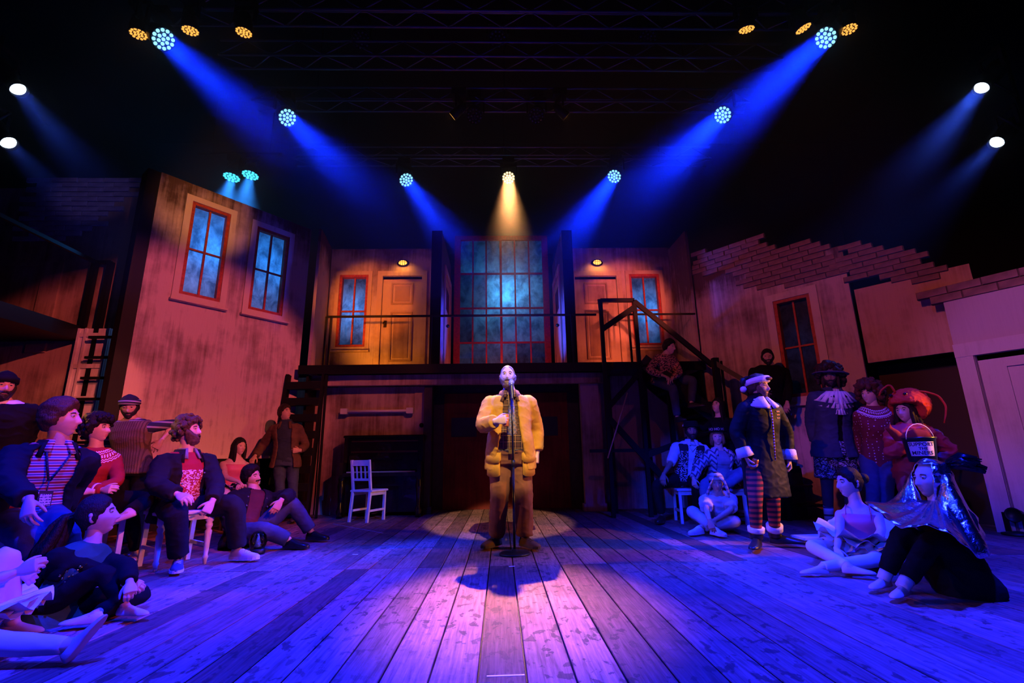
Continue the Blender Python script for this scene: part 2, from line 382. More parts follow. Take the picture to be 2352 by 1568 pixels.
def door(F, parent, r, arch=.09, knob=1, out=.0, mat=None, panels=((.12, .62), (.70, .93)), pw=.55):
    """door leaf with raised panel mouldings and a knob, in an architrave"""
    u0, u1, z0, z1 = r; W = u1-u0; H = z1-z0; mat = mat or TRIMD
    a = MB(); F.box(a, u0-arch, u0, z0, z1+arch, 0, .03); F.box(a, u1, u1+arch, z0, z1+arch, 0, .03); F.box(a, u0, u1, z1, z1+arch, 0, .03)
    a.build('architrave', mat, parent)
    d = MB(); F.box(d, u0+.004, u1-.004, z0, z1-.06, -.06, -.03); D = d.build('door', mat, parent)
    for (p0, p1) in panels:
        b = MB(); x0 = u0+W*(.5-pw/2); x1 = u0+W*(.5+pw/2); y0 = z0+H*p0; y1 = z0+H*p1; t = .03
        F.box(b, x0, x0+t, y0, y1, -.03, -.002); F.box(b, x1-t, x1, y0, y1, -.03, -.002); F.box(b, x0+t, x1-t, y0, y0+t, -.03, -.002); F.box(b, x0+t, x1-t, y1-t, y1, -.03, -.002)
        F.box(b, x0+.07, x1-.07, y0+.07, y1-.07, -.03, -.02)
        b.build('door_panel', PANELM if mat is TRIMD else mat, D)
    k = MB(); ku = u0+W*.1 if knob < 0 else u1-W*.1; c = F.p(ku, z0+H*.5, .03)
    k.ball(c, .034, 12, 8); k.tube([F.p(ku, z0+H*.5, -.03), c], .014, 8); F.box(k, ku-.03, ku+.03, z0+H*.5-.07, z0+H*.5+.07, -.03, -.024)
    k.build('door_knob', M('dark_brass', (.08, .05, .03), .3, .9), D)
    return D
PANELM = plaster('panel_relief_shade', (.40, .25, .16), (.14, .07, .045), .5, 5., .8)  # darker copy of the door paint; relief shade of the mouldings put into colour
def inside(q, poly):
    x, y = q; c = False
    for i in range(len(poly)):
        (x1, y1), (x2, y2) = poly[i], poly[i-1]
        if (y1 > y) != (y2 > y) and x < (x2-x1)*(y-y1)/(y2-y1)+x1: c = not c
    return c
def bricks(F, parent, pxpoly, bl=.3, bh=.082, mat=BRICKM, z00=0., proud=.028):
    poly = [F.px(*p) for p in pxpoly]; us = [p[0] for p in poly]; zs = [p[1] for p in poly]
    meshes = []
    for k in range(6):
        L = bl-.012; h = bh-.009; d = proud*(.8+.1*k)
        meshes.append(MB().cbox((-L/2, -h/2, -.006), (L/2, h/2, d), .005).mesh('brick', mat))
    R = Matrix(((F.u.x, 0, F.n.x), (F.u.y, 0, F.n.y), (0, 1, 0))).to_euler()
    o0 = root_of(parent); z = min(zs)+z00; row = 0; cells = []
    while z < max(zs)+bh:
        u = min(us)-bl+(row % 2)*bl/2+.03*((row*7) % 3)
        while u < max(us)+bl:
            if inside((u, z), poly):
                o = bpy.data.objects.new('brick', random.choice(meshes)); COL.objects.link(o); o.parent = parent
                o.location = F.p(u, z)-o0; o.rotation_euler = R; cells.append((u, z))
            u += bl
        z += bh; row += 1
    return cells
def backboard(F, parent, cells, bl, bh, name='brick_backing'):
    b = MB()
    for u, z in cells: F.box(b, u-bl/2, u+bl/2, z-bh/2, z+bh/2, -.05, .002)
    return b.build(name, M('mortar', (.10, .06, .055), .9), parent)

# --- left tall house with two lit windows
FB = Flat((-5.05, 6.58), (-3.52, 8.46))
t = thing('house_flat', 'tall stained left house front with two blue-lit sash windows', 'stage flat', FB.p(0, 0))
w1 = FB.rect((442, 466), (530, 495), (405, 668), (504, 694)); w2 = FB.rect((586, 519), (664, 544), (568, 706), (648, 727))
q1 = [FB.px(*p) for p in ((445, 463), (530, 494), (502, 696), (406, 672))]; q2 = [FB.px(*p) for p in ((590, 519), (665, 546), (645, 728), (568, 708))]
def avg(q): return ((q[0][0]+q[3][0])/2, (q[1][0]+q[2][0])/2, (q[2][1]+q[3][1])/2, (q[0][1]+q[1][1])/2)
w1, w2 = avg(q1), avg(q2)
zb = 1.0
mb = FB.wall(MB(), 0, FB.L, zb, 5.15, (w1, w2)); mb.build('wall_panel', HOUSE, t)
mb = MB(); FB.box(mb, -.16, 0, 0, 5.15, -.3, -.02); FB.box(mb, 0, FB.L, 0, zb-.04, -.1, -.04); mb.build('black_return', BLACK, t)
mb = MB(); FB.box(mb, .1, FB.L, zb-.05, zb, -.04, .05); mb.build('ledge', TRIM, t)
for wr, sd in ((w1, 0), (w2, 1)): window(FB, t, wr, 2, (0, .5, 1), arch=.09)
for wr, pw in ((w1, 16), (w2, 10)):
    c = FB.p((wr[0]+wr[1])/2+.12, wr[2]*.4+wr[3]*.6, -.55); point(c, (.02, .27, 1), pw, .1, 'window_backlight')
    point(FB.p((wr[0]+wr[1])/2-.1, wr[2]*.8+wr[3]*.2, -.5), (.35, .3, .8), pw*.18, .1, 'window_backlight')
    b = MB(); FB.box(b, wr[0]-.25, wr[1]+.25, wr[2]-.2, wr[3]+.2, -1.2, -1.18)
    b.build('backing_cloth', DRAPE, t)
# --- far left house with broken brick top, platform in front of it
FA = Flat((-8.2, 7.05), (-5.62, 7.05))
t = thing('shed_flat', 'dim ochre house front at far left with stepped bricks along its top', 'stage flat', FA.p(0, 0))
mb = FA.wall(MB(), 0, FA.L-.06, 0, 5.17, ()); mb.build('wall_panel', HOUSE2, t)
c = bricks(FA, t, [(60, 412), (330, 412), (326, 428), (312, 436), (318, 452), (290, 462), (276, 474), (255, 482), (240, 494), (220, 520), (150, 560), (60, 560)], .40, .084, BRICKP)
mb = MB(); r = FA.rect((20, 604), (150, 604), (20, 720)); FA.box(mb, r[0]-.8, r[1], r[3]-.05, r[3], 0, .03); FA.box(mb, r[1]-.28, r[1], r[2]-.6, r[3]-.05, 0, .03); mb.build('door_surround', HOUSE2, t)
mb = MB(); FA.box(mb, FA.L-.06, FA.L, 0, 5.2, -.1, .02); mb.build('edge_batten', TRIM, t)
t = thing('platform', 'raised black platform with handrail at far left', 'platform', (-7.2, 5.6, 0))
mb = MB().box((-8.6, 3.0, 2.66), (-6.12, 7.04, 2.86)); mb.build('deck', IRON, t)
mb = MB().bar((-6.1, 3.2, 3.87), (-6.1, 6.98, 3.87), .05).bar((-6.1, 6.98, 3.87), (-5.87, 6.98, 3.87), .05); mb.build('handrail', IRON, t)
for x in (-6.1, -5.87): MB().bar((x, 6.98, 0 if x > -6 else 2.86), (x, 6.98, 3.87), .07).build('post', IRON, t)
for y in (3.2,): MB().bar((-6.1, y, 2.86), (-6.1, y, 3.87), .06).build('post', IRON, t)
MB().bar((-6.2, 3.2, 0), (-6.2, 3.2, 2.7), .08).build('post', IRON, t)
# ladder with the lit panelled door leaning behind it
FL = Flat((-6.1, 6.93), (-5.5, 6.93))
t = thing('door_leaf', 'pale panelled door standing behind the left ladder', 'door', FL.p(0, 0))
DOORW = plaster('whitewash', (.72, .66, .6), (.4, .28, .2), .3, 3.)
r = (-.02, .44, .6, 2.82)
mb = MB(); FL.box(mb, r[0], r[1], 0, r[3], -.05, -.02); mb.build('board', DOORW, t)
for i in range(5):
    z = 2.72-.46*i
    mb = MB(); FL.box(mb, r[0]+.03, r[1]-.02, z-.03, z+.03, -.02, .0); mb.build('rail', DOORW, t)
for u in (r[0]+.02, .1, r[1]-.02): mb = MB(); FL.box(mb, u-.016, u+.016, .6, r[3], -.02, .004); mb.build('stile', DOORW, t)
t = thing('ladder', 'black rung ladder against the left platform', 'ladder', (-5.7, 6.8, 0))
for x in (-5.45,): MB().bar((x, 6.85, 0), (x, 6.85, 2.8), .06).build('stringer', IRON, t)
for i in range(9):
    z = 2.66-.295*i
    MB().bar((-5.86, 6.85, z), (-5.45, 6.85, z), .05, .035).build('rung', IRON, t)

# --- upper floor, back centre
DZ = 2.5
FU = Flat((-3.4, 9.2), (3.6, 9.2))
t = thing('upper_deck', 'black upstage gallery deck with thin handrail across the back', 'platform', (0, 8.3, DZ))
MB().box((-3.45, 8.27, 2.44), (3.62, 10.6, DZ)).build('deck', IRON, t)
MB().box((-3.45, 8.25, 2.345), (3.62, 8.29, DZ)).build('fascia', IRON, t)
mb = MB(); mb.bar((-3.05, 8.3, 3.38), (1.75, 8.3, 3.38), .035); mb.bar((2.35, 8.3, 3.38), (3.55, 8.3, 3.38), .03); mb.build('handrail', IRON, t)
for x in (-3.05, -2.97): MB().bar((x, 8.3, 0 if x > -3 else 2.4), (x, 8.3, 3.38), .035).build('post', IRON, t)
for x in (-1.2, 1.3): MB().bar((x, 8.28, 2.5), (x, 8.28, 3.38), .035).build('post', IRON, t)
def upper(name, label, u0, u1, dpx, wpx, knob, wing):
    t = thing(name, label, 'stage flat', FU.p((u0+u1)/2, DZ))
    dr = FU.rect(*dpx); dr = (dr[0], dr[1], DZ+.01, dr[3]); wr = FU.rect(*wpx)
    FU.wall(MB(), u0, u1, DZ, 5.09, (dr, wr)).build('wall_panel', WING, t)
    window(FU, t, wr, 2, (0, .5, 1), arch=.075, mullion=.03, deep=.08, archm=TRIMD)
    door(FU, t, dr, .1, knob)
    b = MB(); FU.box(b, wr[0]-.2, wr[1]+.2, wr[2]-.2, wr[3]+.2, -.8, -.78); FU.box(b, dr[0], dr[1], DZ, dr[3], -.2, -.18); b.build('backing_cloth', DRAPE, t)
    return t, wr, dr
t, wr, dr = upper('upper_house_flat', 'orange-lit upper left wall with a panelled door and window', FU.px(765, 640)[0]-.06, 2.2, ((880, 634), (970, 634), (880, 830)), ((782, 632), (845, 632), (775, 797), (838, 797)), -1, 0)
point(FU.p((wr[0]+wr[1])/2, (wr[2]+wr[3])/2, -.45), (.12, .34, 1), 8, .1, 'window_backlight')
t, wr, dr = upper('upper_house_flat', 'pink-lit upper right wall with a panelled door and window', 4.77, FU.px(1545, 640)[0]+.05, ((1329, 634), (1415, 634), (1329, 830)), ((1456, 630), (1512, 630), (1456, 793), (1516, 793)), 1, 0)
point(FU.p((wr[0]+wr[1])/2, (wr[2]+wr[3])/2, -.45), (.06, .32, 1), 8, .1, 'window_backlight')
# returns and wing walls
for nm, lb, a, b_, z1, mt in (('return_flat', 'narrow side wall between the left house and the gallery', (-3.28, 8.33), (-3.38, 9.18), 5.1, HOUSE),
                              ('return_flat', 'tall pale violet side wall right of the gallery', (3.5, 9.18), (3.52, 8.3), 5.02, HOUSE3)):
    F = Flat(a, b_); t = thing(nm, lb, 'stage flat', F.p(0, 0)); F = F if F.n.x*(1 if a[0] < 0 else -1) > 0 else Flat(b_, a)
    F.wall(MB(), 0, F.L, DZ-.15, z1).build('wall_panel', mt, t); b = MB(); F.box(b, 0, F.L, 0, DZ-.15, -.05, -.01); b.build('black_return', BLACK, t)
for sx, lb, x0, x1 in ((-1, 'left black-edged wing wall beside the big gallery window', -1.23, -1.04), (1, 'right black-edged wing wall beside the big gallery window', 1.19, 1.38)):
    t = thing('wing_wall', lb, 'stage flat', ((x0+x1)/2, 8.3, DZ))
    MB().box((x0, 8.3, DZ), (x1, 8.33, 5.04)).build('edge_board', BLACK, t)
    xi = x1 if sx < 0 else x0
    MB().box((x0+.005, 8.33, DZ), (x1-.005, 10.0, 5.04)).build('wall_panel', HOUSE3, t)
    F = Flat((xi, 8.33), (xi, 10.0)) if sx < 0 else Flat((xi, 10.0), (xi, 8.33))
    k = lambda y: (y-8.33) if sx < 0 else (10.0-y)
    us = sorted((k(8.85), k(9.75)))
    a = MB(); F.box(a, us[0]-.1, us[0], DZ, 4.55, 0, .03); F.box(a, us[1], us[1]+.1, DZ, 4.55, 0, .03); F.box(a, us[0], us[1], 4.45, 4.55, 0, .03); a.build('architrave', TRIMD, t)
    d = MB(); F.box(d, us[0], us[1], DZ, 4.4, .002, .008); D = d.build('door', TRIMD, t)
    b = MB(); F.box(b, us[0]+.2, us[1]-.2, 3.75, 4.2, .008, .012); b.build('door_pane', M('dark_glass', (.02, .02, .06), .2), D)
    kb = MB(); kb.ball(F.p(k(9.05), 3.4, .05), .035, 10, 6); kb.build('door_knob', IRON, D)
# big gallery window
FW = Flat((-1.02, 10.0), (1.17, 10.0))
t = thing('gallery_window', 'big red-framed grid window glowing cyan above the stage centre', 'window', FW.p(1.1, DZ))
xs = [1057, 1086, 1117, 1151, 1184, 1217, 1248]; us = [FW.px(x, 700)[0] for x in xs]; zs = [FW.px(1150, y)[1] for y in (840, 787, 708, 629, 553)]
b = MB(); FW.box(b, us[0]-.13, us[0], DZ, zs[-1]+.1, -.04, .05); FW.box(b, us[-1], us[-1]+.13, DZ, zs[-1]+.1, -.04, .05); FW.box(b, us[0], us[-1], zs[-1], zs[-1]+.1, -.04, .05)
b.build('frame', REDP, t)
for i, u in enumerate(us[1:-1]):
    k = .032 if i != 2 else .05; b = MB(); FW.box(b, u-k/2, u+k/2, DZ, zs[-1], -.01, .03); b.build('glazing_bar', REDP, t)
for z in zs[1:-1]: b = MB(); FW.box(b, us[0], us[-1], z-.018, z+.018, -.01, .026); b.build('glazing_bar', REDP, t)
for i in range(6):
    for j in range(4):
        dark = (j == 0 and i in (4, 5)) or (j == 2 and i < 2) or (j == 1 and i == 0)
        b = MB(); b.add([FW.p(us[i], zs[j], -.012), FW.p(us[i+1], zs[j], -.012), FW.p(us[i+1], zs[j+1], -.012), FW.p(us[i], zs[j+1], -.012)], [(0, 1, 2, 3)]); b.build('pane', SCRIM2 if dark else SCRIM, t)
b = MB(); FW.box(b, -.2, 2.4, DZ, 5.9, -1.3, -1.28); b.build('backing_cloth', DRAPE, t)
point(FW.p(FW.px(1165, 690)[0], FW.px(1165, 672)[1], -.42), (.05, .46, 1), 15, .08, 'window_backlight')
point(FW.p(FW.px(1190, 690)[0], FW.px(1165, 780)[1], -.5), (.3, .2, .8), 1.6, .1, 'window_backlight')
# bulkhead lamps over the two doors
for x, y, lb in ((926, 605, 'oval bulkhead lamp glowing over the left gallery door'), (1371, 604, 'oval bulkhead lamp glowing over the right gallery door')):
    c = at(x, y, 9.2); t = thing('bulkhead_lamp', lb, 'wall lamp', c)
    m = MB(); m.ball(c+Vector((0, -.01, 0)), (.125, .035, .075), 16, 8); m.build('backplate', IRON, t)
    m = MB(); m.ball(c+Vector((0, -.035, 0)), (.085, .05, .05), 14, 8); m.build('glass', emis('lamp_glass', (1, .36, .05), 3), t)
    m = MB()
    for dx in (-.045, 0, .045): m.tube([c+Vector((dx, -.05-.03*math.sin(k*PI/6)*(1-abs(dx)*6), .062*math.cos(k*PI/6))) for k in range(7)], .005, 6)
    m.tube([c+Vector((.09*math.cos(k*PI/8), -.05-.038*math.sin(k*PI/8), 0)) for k in range(9)], .005, 6)
    m.build('guard', IRON, t)
    spot(c+Vector((0, -.16, .0)), c+Vector((0, .3, -.9)), (1, .36, .05), 7, 150, .8, .05, 'bulkhead_glow')
# amber footlights on the gallery floor
spot((-2.5, 8.42, 2.53), (-2.2, 9.2, 3.3), (1, .3, .02), 40, 130, .9, .05, 'gallery_uplight_fill')
spot((2.3, 8.42, 2.53), (2.1, 9.2, 3.4), (1, .17, .08), 40, 130, .9, .05, 'gallery_uplight_fill')
spot((.9, 8.36, 2.6), (-1.04, 8.66, 3.3), (.01, .04, 1), 420, 40, .8, .04, 'gallery_uplight_fill'); spot((-.75, 8.36, 2.6), (1.19, 8.66, 3.3), (.01, .07, 1), 600, 40, .8, .04, 'gallery_uplight_fill')  # added blue fill for the wing faces, in place of the crossing beams

point((.07, 9.3, 2.75), (1, .13, .1), 14, .08, 'gallery_pink_fill')  # added pink fill for the wing faces and window frame, no lamp here

# --- lower floor
t = thing('lintel_beam', 'long weathered beam under the gallery deck', 'beam', (0, 8.5, 2.2))
for x0, x1 in ((-3.35, -1.4), (-1.395, .55), (.555, 1.9)): MB().box((x0, 8.5, 2.18), (x1, 8.62, 2.36)).build('plank', WING, t)
FLW = Flat((-3.2, 8.85), (-1.32, 8.85))
t = thing('parlour_flat', 'rust-stained lower left wall behind the upright piano', 'stage flat', FLW.p(0, 0))
FLW.wall(MB(), 0, FLW.L, 0, 2.2).build('wall_panel', WING, t)
mb = MB(); c = at(968, 976, 8.8); mb.ball(c, .04, 10, 6); mb.tube([c, c+Vector((0, .06, 0))], .02, 8); mb.build('door_knob', IRON, t)
mb = MB(); FLW.box(mb, FLW.L-.22, FLW.L, .9, 2.2, 0, .03); mb.build('cupboard_edge', WING, t)
t = thing('side_flat', 'dark amber wall behind the left steep stair', 'stage flat', (-3.5, 8.9, 0))
MB().box((-4.2, 8.92, 0), (-3.18, 8.97, 2.4)).build('wall_panel', HOUSE2, t)
c = at(867, 944, 8.72); t = thing('tube_light', 'unlit fluorescent tube fitting above the piano', 'wall lamp', c)
mb = MB().box((c.x-.62, 8.74, c.z-.03), (c.x+.62, 8.85, c.z+.03)); mb.build('batten', M('white_enamel', (.7, .68, .7), .4), t)
for s in (-1, 1): MB().box((c.x+s*.58-.06, 8.66, c.z-.05), (c.x+s*.58+.06, 8.745, c.z+.05)).build('end_cap', M('white_enamel', (.7, .68, .7), .4), t)
MB().tube([(c.x-.55, 8.69, c.z), (c.x+.55, 8.69, c.z)], .022, 12).build('tube', M('tube_glass', (.8, .75, .85), .15), t)
# recess with red double doors
FD = Flat((-1.3, 9.3), (1.7, 9.3))
RDOOR = plaster('oxblood_doors', (.24, .035, .025), (.08, .014, .01), .5, 11.)
t = thing('double_door', 'dark oxblood double doors in the recess behind the singer', 'door', FD.p(1.4, 0))
mb = MB(); FD.box(mb, 0, FD.L, 0, 2.4, -.08, -.05); mb.build('surround', DKWOOD, t)
for u0, u1 in ((.24, 1.33), (1.35, 2.6)):
    d = MB(); FD.box(d, u0, u1, 0, 2.12, -.05, -.01); D = d.build('door', RDOOR, t)
    r = (u0+.14, u0+.62, 1.3, 1.66) if u0 < 1 else (u1-.7, u1-.2, 1.3, 1.66)
    f = MB(); FD.box(f, r[0]-.06, r[1]+.06, r[2]-.06, r[2], -.01, .01); FD.box(f, r[0]-.06, r[1]+.06, r[3], r[3]+.06, -.01, .01); FD.box(f, r[0]-.06, r[0], r[2], r[3], -.01, .01); FD.box(f, r[1], r[1]+.06, r[2], r[3], -.01, .01); f.build('window_moulding', RDOOR, D)
    p = MB(); FD.box(p, r[0], r[1], r[2], r[3], -.01, -.004); p.build('door_pane', M('door_glass', (.05, .05, .07), .15), D)
    q = MB(); FD.box(q, u0+.05, u0+.13, .05, 2.05, -.01, .008); FD.box(q, u1-.13, u1-.05, .05, 2.05, -.01, .008); q.build('stile', RDOOR, D)
for x0, x1, lb in ((-1.34, -1.2, 'narrow dark post left of the oxblood doors'), (1.45, 1.78, 'weathered pilaster right of the oxblood doors')):
    t = thing('pilaster', lb, 'pillar', ((x0+x1)/2, 8.65, 0)); MB().box((x0, 8.62, 0), (x1, 8.78, 2.2)).build('shaft', DKWOOD if x0 < 0 else HOUSE3, t)
    MB().box((x0-.03, 8.6, 0), (x1+.03, 8.8, .12)).build('plinth', DKWOOD if x0 < 0 else HOUSE3, t)
FLR = Flat((1.8, 8.9), (5.2, 8.9))
t = thing('under_stair_flat', 'shadowed wall under the right staircase', 'stage flat', FLR.p(0, 0))
FLR.wall(MB(), 0, FLR.L, 0, 2.4).build('wall_panel', HOUSE3, t)

# --- steep stair from gallery, left
t = thing('steep_stair', 'steep black wooden stair at the left end of the gallery', 'stairs', (-3.4, 8.3, 0))
for x0, x1 in ((-3.62, -3.2), (-3.16, -2.78)): pass
MB().bar((-3.62, 8.05, 0), (-3.62, 8.3, 2.34), .05, .12).build('stringer', IRON, t)
MB().bar((-3.02, 8.05, 0), (-3.02, 8.3, 2.34), .04, .1).build('stringer', IRON, t)
for i in range(8):
    z = .22+.275*i; y = 8.05+.25*z/2.34
    MB().box((-3.6, y-.09, z-.06), (-3.03, y+.1, z+.06)).build('tread', IRON, t)
# --- right staircase
t = thing('staircase', 'black steel staircase descending right from the gallery', 'stairs', (3, 7.9, 0))
Yf, Yb = 7.62, 8.28
pz = lambda x, y, Y=Yf: at(x, y, Y)
def post(x, y0, y1, Y, w=.06):
    a = pz(x, y1, Y); b_ = pz(x, y0, Y); MB().bar((a.x, Y, max(a.z, 0)), (a.x, Y, b_.z), w).build('post', IRON, t)
a = pz(1371, 690); b_ = pz(1455, 690); zt = a.z
xl, xr = pz(1383, 760).x, pz(1462, 760).x
MB().bar((xl, Yf, zt), (xr, Yf, zt), .06).build('handrail', IRON, t)
for x in (xl, xr): MB().bar((x, Yf, 0), (x, Yf, zt), .06).build('post', IRON, t)
MB().bar((xl-.02, Yf, zt), (1.83, Yb, 3.38), .05).build('handrail', IRON, t)
MB().bar((1.83, Yb, DZ), (1.83, Yb, 3.38), .035).build('post', IRON, t); MB().bar((2.33, Yb, DZ), (2.33, Yb, 3.4), .035).build('post', IRON, t)
MB().bar((xl, Yf, DZ+.42), (xr, Yf, zt-.12), .05, .09).build('brace', IRON, t); MB().bar((xl, Yf, DZ+.75), (1.83, Yb, DZ+.4), .04).build('brace', IRON, t)
MB().box((1.83, Yf-.03, DZ-.25), (xr+.05, 8.25, DZ-.135)).build('landing', IRON, t)
e = pz(1640, 838, 7.4)
MB().bar((xr, Yf, zt-.02), (e.x, 7.45, e.z), .07).build('handrail', IRON, t)
lz = 1.42
MB().bar((xr+.05, Yf, DZ-.1), (e.x, 7.45, lz), .05, .22).build('stringer', IRON, t); MB().bar((xr+.05, 8.25, DZ-.1), (e.x, 8.2, lz), .05, .22).build('stringer', IRON, t)
for i in range(5):
    k = (i+.6)/5.4; x = xr+.05+(e.x-xr-.05)*k; z = DZ-.06+(lz-DZ)*k
    MB().box((x-.13, Yf-.05, z-.03), (x+.13, 8.24, z)).build('tread', IRON, t)
MB().box((e.x-.1, 7.2, lz-.12), (e.x+.95, 8.3, lz)).build('landing', IRON, t)
MB().bar((e.x, 7.35, 0), (e.x, 7.35, e.z+.1), .09).build('newel', IRON, t); MB().bar((e.x+.09, 7.34, .4), (e.x+.09, 7.34, e.z+.05), .03).build('newel', IRON, t)
e2 = pz(1712, 878, 7.0); MB().bar((e.x, 7.35, e.z+.02), (e2.x+.3, 6.9, e2.z-.22), .07).build('handrail', IRON, t)
MB().bar((e2.x+.3, 6.9, 0), (e2.x+.3, 6.9, e2.z-.2), .06).build('post', IRON, t)
for i in range(5):
    k = (i+.7)/5.5; z = lz-lz*k; MB().box((e.x+.1+.75*k, 6.85, z-.03), (e.x+.42+.75*k, 7.4, z)).build('tread', IRON, t)
MB().bar((xl, Yf, 1.62), (xr, Yf, 2.2), .05, .08).build('brace', IRON, t); MB().bar((xl, Yf, 1.5), (xr+.2, Yf, .6), .05, .09).build('brace', IRON, t)
MB().bar((xl-.3, Yf+.02, .98), (xr+.3, Yf+.02, .98), .05).build('brace', IRON, t)
MB().bar((1.86, 8.2, 0), (1.86, 8.2, 2.4), .07).build('post', IRON, t)
for x in (xr+.14, xr+.55): MB().bar((x, Yf+.3, 0), (x, Yf+.3, 2.1), .07).build('post', IRON, t)
MB().bar((xr, Yf, .9), (e.x, 7.5, 1.3), .05, .09).build('brace', IRON, t)
p0 = atz(1397, 1180, 0); t = thing('broom_stick', 'thin pale wooden stick leaning on the right stair frame', 'stick', p0)
MB().tube([pz(1396, 1052, 7.45), pz(1441, 902, 7.55)], .011, 8).build('stick', M('pale_wood', (.6, .42, .3), .5), t)

# --- right house fronts
F1 = Flat((3.62, 8.38), (5.12, 6.55))
t = thing('house_flat', 'pink-lit right house front with one dark window and broken brick top', 'stage flat', F1.p(0, 0))
q = [F1.px(*p) for p in ((1785, 694), (1868, 668), (1888, 905), (1800, 915))]; wr = avg(q)
S = lambda pts: [(1580+.472*x, 500+.472*y) for x, y in pts]
poly1 = S([(10, 185), (180, 130), (250, 110), (345, 92), (395, 115), (470, 125), (480, 140), (600, 110), (640, 125), (690, 130), (735, 170), (735, 290), (660, 312), (480, 345), (430, 335), (320, 340), (275, 322), (272, 285), (200, 262), (20, 290)])
cells = bricks(F1, t, poly1, .30, .087)
zc = min(z for u, z in cells)
F1.wall(MB(), 0, F1.L, 0, 3.62, (wr,)).build('wall_panel', HOUSE3, t); backboard(F1, t, cells, .30, .087)
tops = [(0, 4.35), (.55, 4.38), (1.1, 4.1), (1.7, 3.9)]
mb = MB()
for i, (u, z) in enumerate(tops): F1.box(mb, u, (tops+[(F1.L, 0)])[i+1][0], 3.62, z, -.05, 0)
mb.build('top_panel', HOUSE3, t)
window(F1, t, wr, 2, (0, .5, 1), arch=.11, deep=.09, pane_mat=SCRIM2)
point(F1.p((wr[0]+wr[1])/2, wr[2]*.5+wr[3]*.5, -.5), (.04, .12, .6), .7, .1, 'window_backlight')
b = MB(); F1.box(b, wr[0]-.2, wr[1]+.2, wr[2]-.2, wr[3]+.2, -1.0, -.98); b.build('backing_cloth', DRAPE, t)
F2 = Flat((5.14, 6.5), (5.86, 5.62))
t = thing('garden_wall_flat', 'brick-topped right wall panel above the dark opening', 'stage flat', F2.p(0, 0))
poly2 = S([(722, 128), (800, 118), (850, 135), (980, 155), (1000, 165), (1190, 158), (1200, 220), (1215, 345), (1160, 340), (1040, 300), (985, 280), (880, 300), (735, 310)])
cells = bricks(F2, t, poly2, .30, .082)
zb2 = F2.px(2080, 822)[1]; zt2 = F2.px(2080, 655)[1]
F2.wall(MB(), 0, F2.L+.1, zb2, zt2+.1).build('wall_panel', plaster('warm_plaster', (.52, .33, .26), (.22, .1, .07), .3, 8.), t); backboard(F2, t, cells, .30, .082)
F2.wall(MB(), 0, F2.L, 0, zb2, (), -.5, -.45).build('dark_opening', M('opening_shade_board', (.03, .014, .008), .8), t)  # near-black board stands in for the unlit depth of the opening
F3 = Flat((5.55, 5.62), (6.75, 3.55))
t = thing('doorway_flat', 'violet-lit far right house front with a large panelled door', 'stage flat', F3.p(0, 0))
zt3 = F3.px(2250, 690)[1]; d0 = F3.px(2222, 820); d1 = F3.px(2352, 800)
VIO = plaster('lilac_plaster', (.48, .38, .44), (.22, .15, .18), .35, 12., .6); VIOD = plaster('lilac_door_paint', (.56, .47, .55), (.3, .22, .26), .3, 14., .8)
dr = (.17, 1.35, 0.02, F3.px(2250, 815)[1])
F3.wall(MB(), 0, F3.L, 0, zt3+.1, (dr,)).build('wall_panel', VIO, t)
a = MB(); F3.box(a, .0, .16, 0, dr[3]+.05, 0, .035); F3.box(a, .0, 1.6, dr[3]+.0, dr[3]+.16, 0, .045); F3.box(a, 1.36, 1.52, 0, dr[3], 0, .035); a.build('architrave', VIOD, t)
door(F3, t, dr, .0, 1, 0, VIOD, ((.06, .40), (.46, .93)), .64)
bl = .34; bh = .085
cells = [(u, z) for k, z in enumerate((zt3+.06, zt3+.15)) for u in [(-.1+bl*i+(k % 2)*bl/2) for i in range(8)] if u < 2.4]
poly3 = [(2130, 670), (2200, 652), (2352, 622), (2352, 660), (2190, 697), (2132, 698)]
cells = bricks(F3, t, [(2128, 668), (2160, 655), (2600, 540), (2600, 610), (2190, 699), (2132, 700)], .32, .1); backboard(F3, t, cells, .32, .1)

# ================================================================== RIG
ALU = M('dull_aluminium', (.22, .22, .24), .4, .6)
E_BLUE = emis('led_blue', (.22, .62, 1), 2.2); E_AMB = emis('led_amber', (1, .42, .07), 1.6); E_WARM = emis('led_warm', (1, .80, .42), 2.4)
E_CYAN = emis('led_cyan', (.05, .62, 1), 3); E_PROF = emis('profile_lens', (.62, .8, 1), 5)
E_OFF = M('led_off', (.02, .02, .035), .2)
def lerp_(a, b, t): return a+(b-a)*t
def truss(Y, z, x0, x1, label, n):
    t = thing('lighting_truss', label, 'truss', ((x0+x1)/2, Y, z)); s = .29; o0 = t.location
    for dy in (0, s):
        for dz in (0, s): MB().tube([(x0, Y+dy, z+dz), (x1, Y+dy, z+dz)], .022, 8).build('chord', ALU, t)
    st = (x1-x0)/n; me = {}
    for i in range(n):
        for f in range(2):
            a = Vector((0, 0, 0)) if i % 2 == 0 else (Vector((0, 0, s)) if f == 0 else Vector((0, s, 0)))
            b = Vector((st, 0, s if i % 2 == 0 else 0)) if f == 0 else Vector((st, s if i % 2 == 0 else 0, 0))
            k = (i % 2, f)
            if k not in me: me[k] = MB().tube([a, b], .011, 6).mesh('brace', ALU)
            o = bpy.data.objects.new('brace', me[k]); COL.objects.link(o); o.parent = t; o.location = Vector((x0+i*st, Y, z))-o0
    for f in (.12, .5, .88): MB().tube([(lerp_(x0, x1, f), Y+s/2, z+s), (lerp_(x0, x1, f), Y+s/2, 9.61)], .012, 6).build('hanging_cable', IRON, t)
    return t
truss(5.95, 7.5, -5.4, 5.6, 'lighting truss nearest the audience along the top edge', 26)
truss(6.75, 7.45, -4.6, 4.9, 'lighting truss second from the audience', 22)
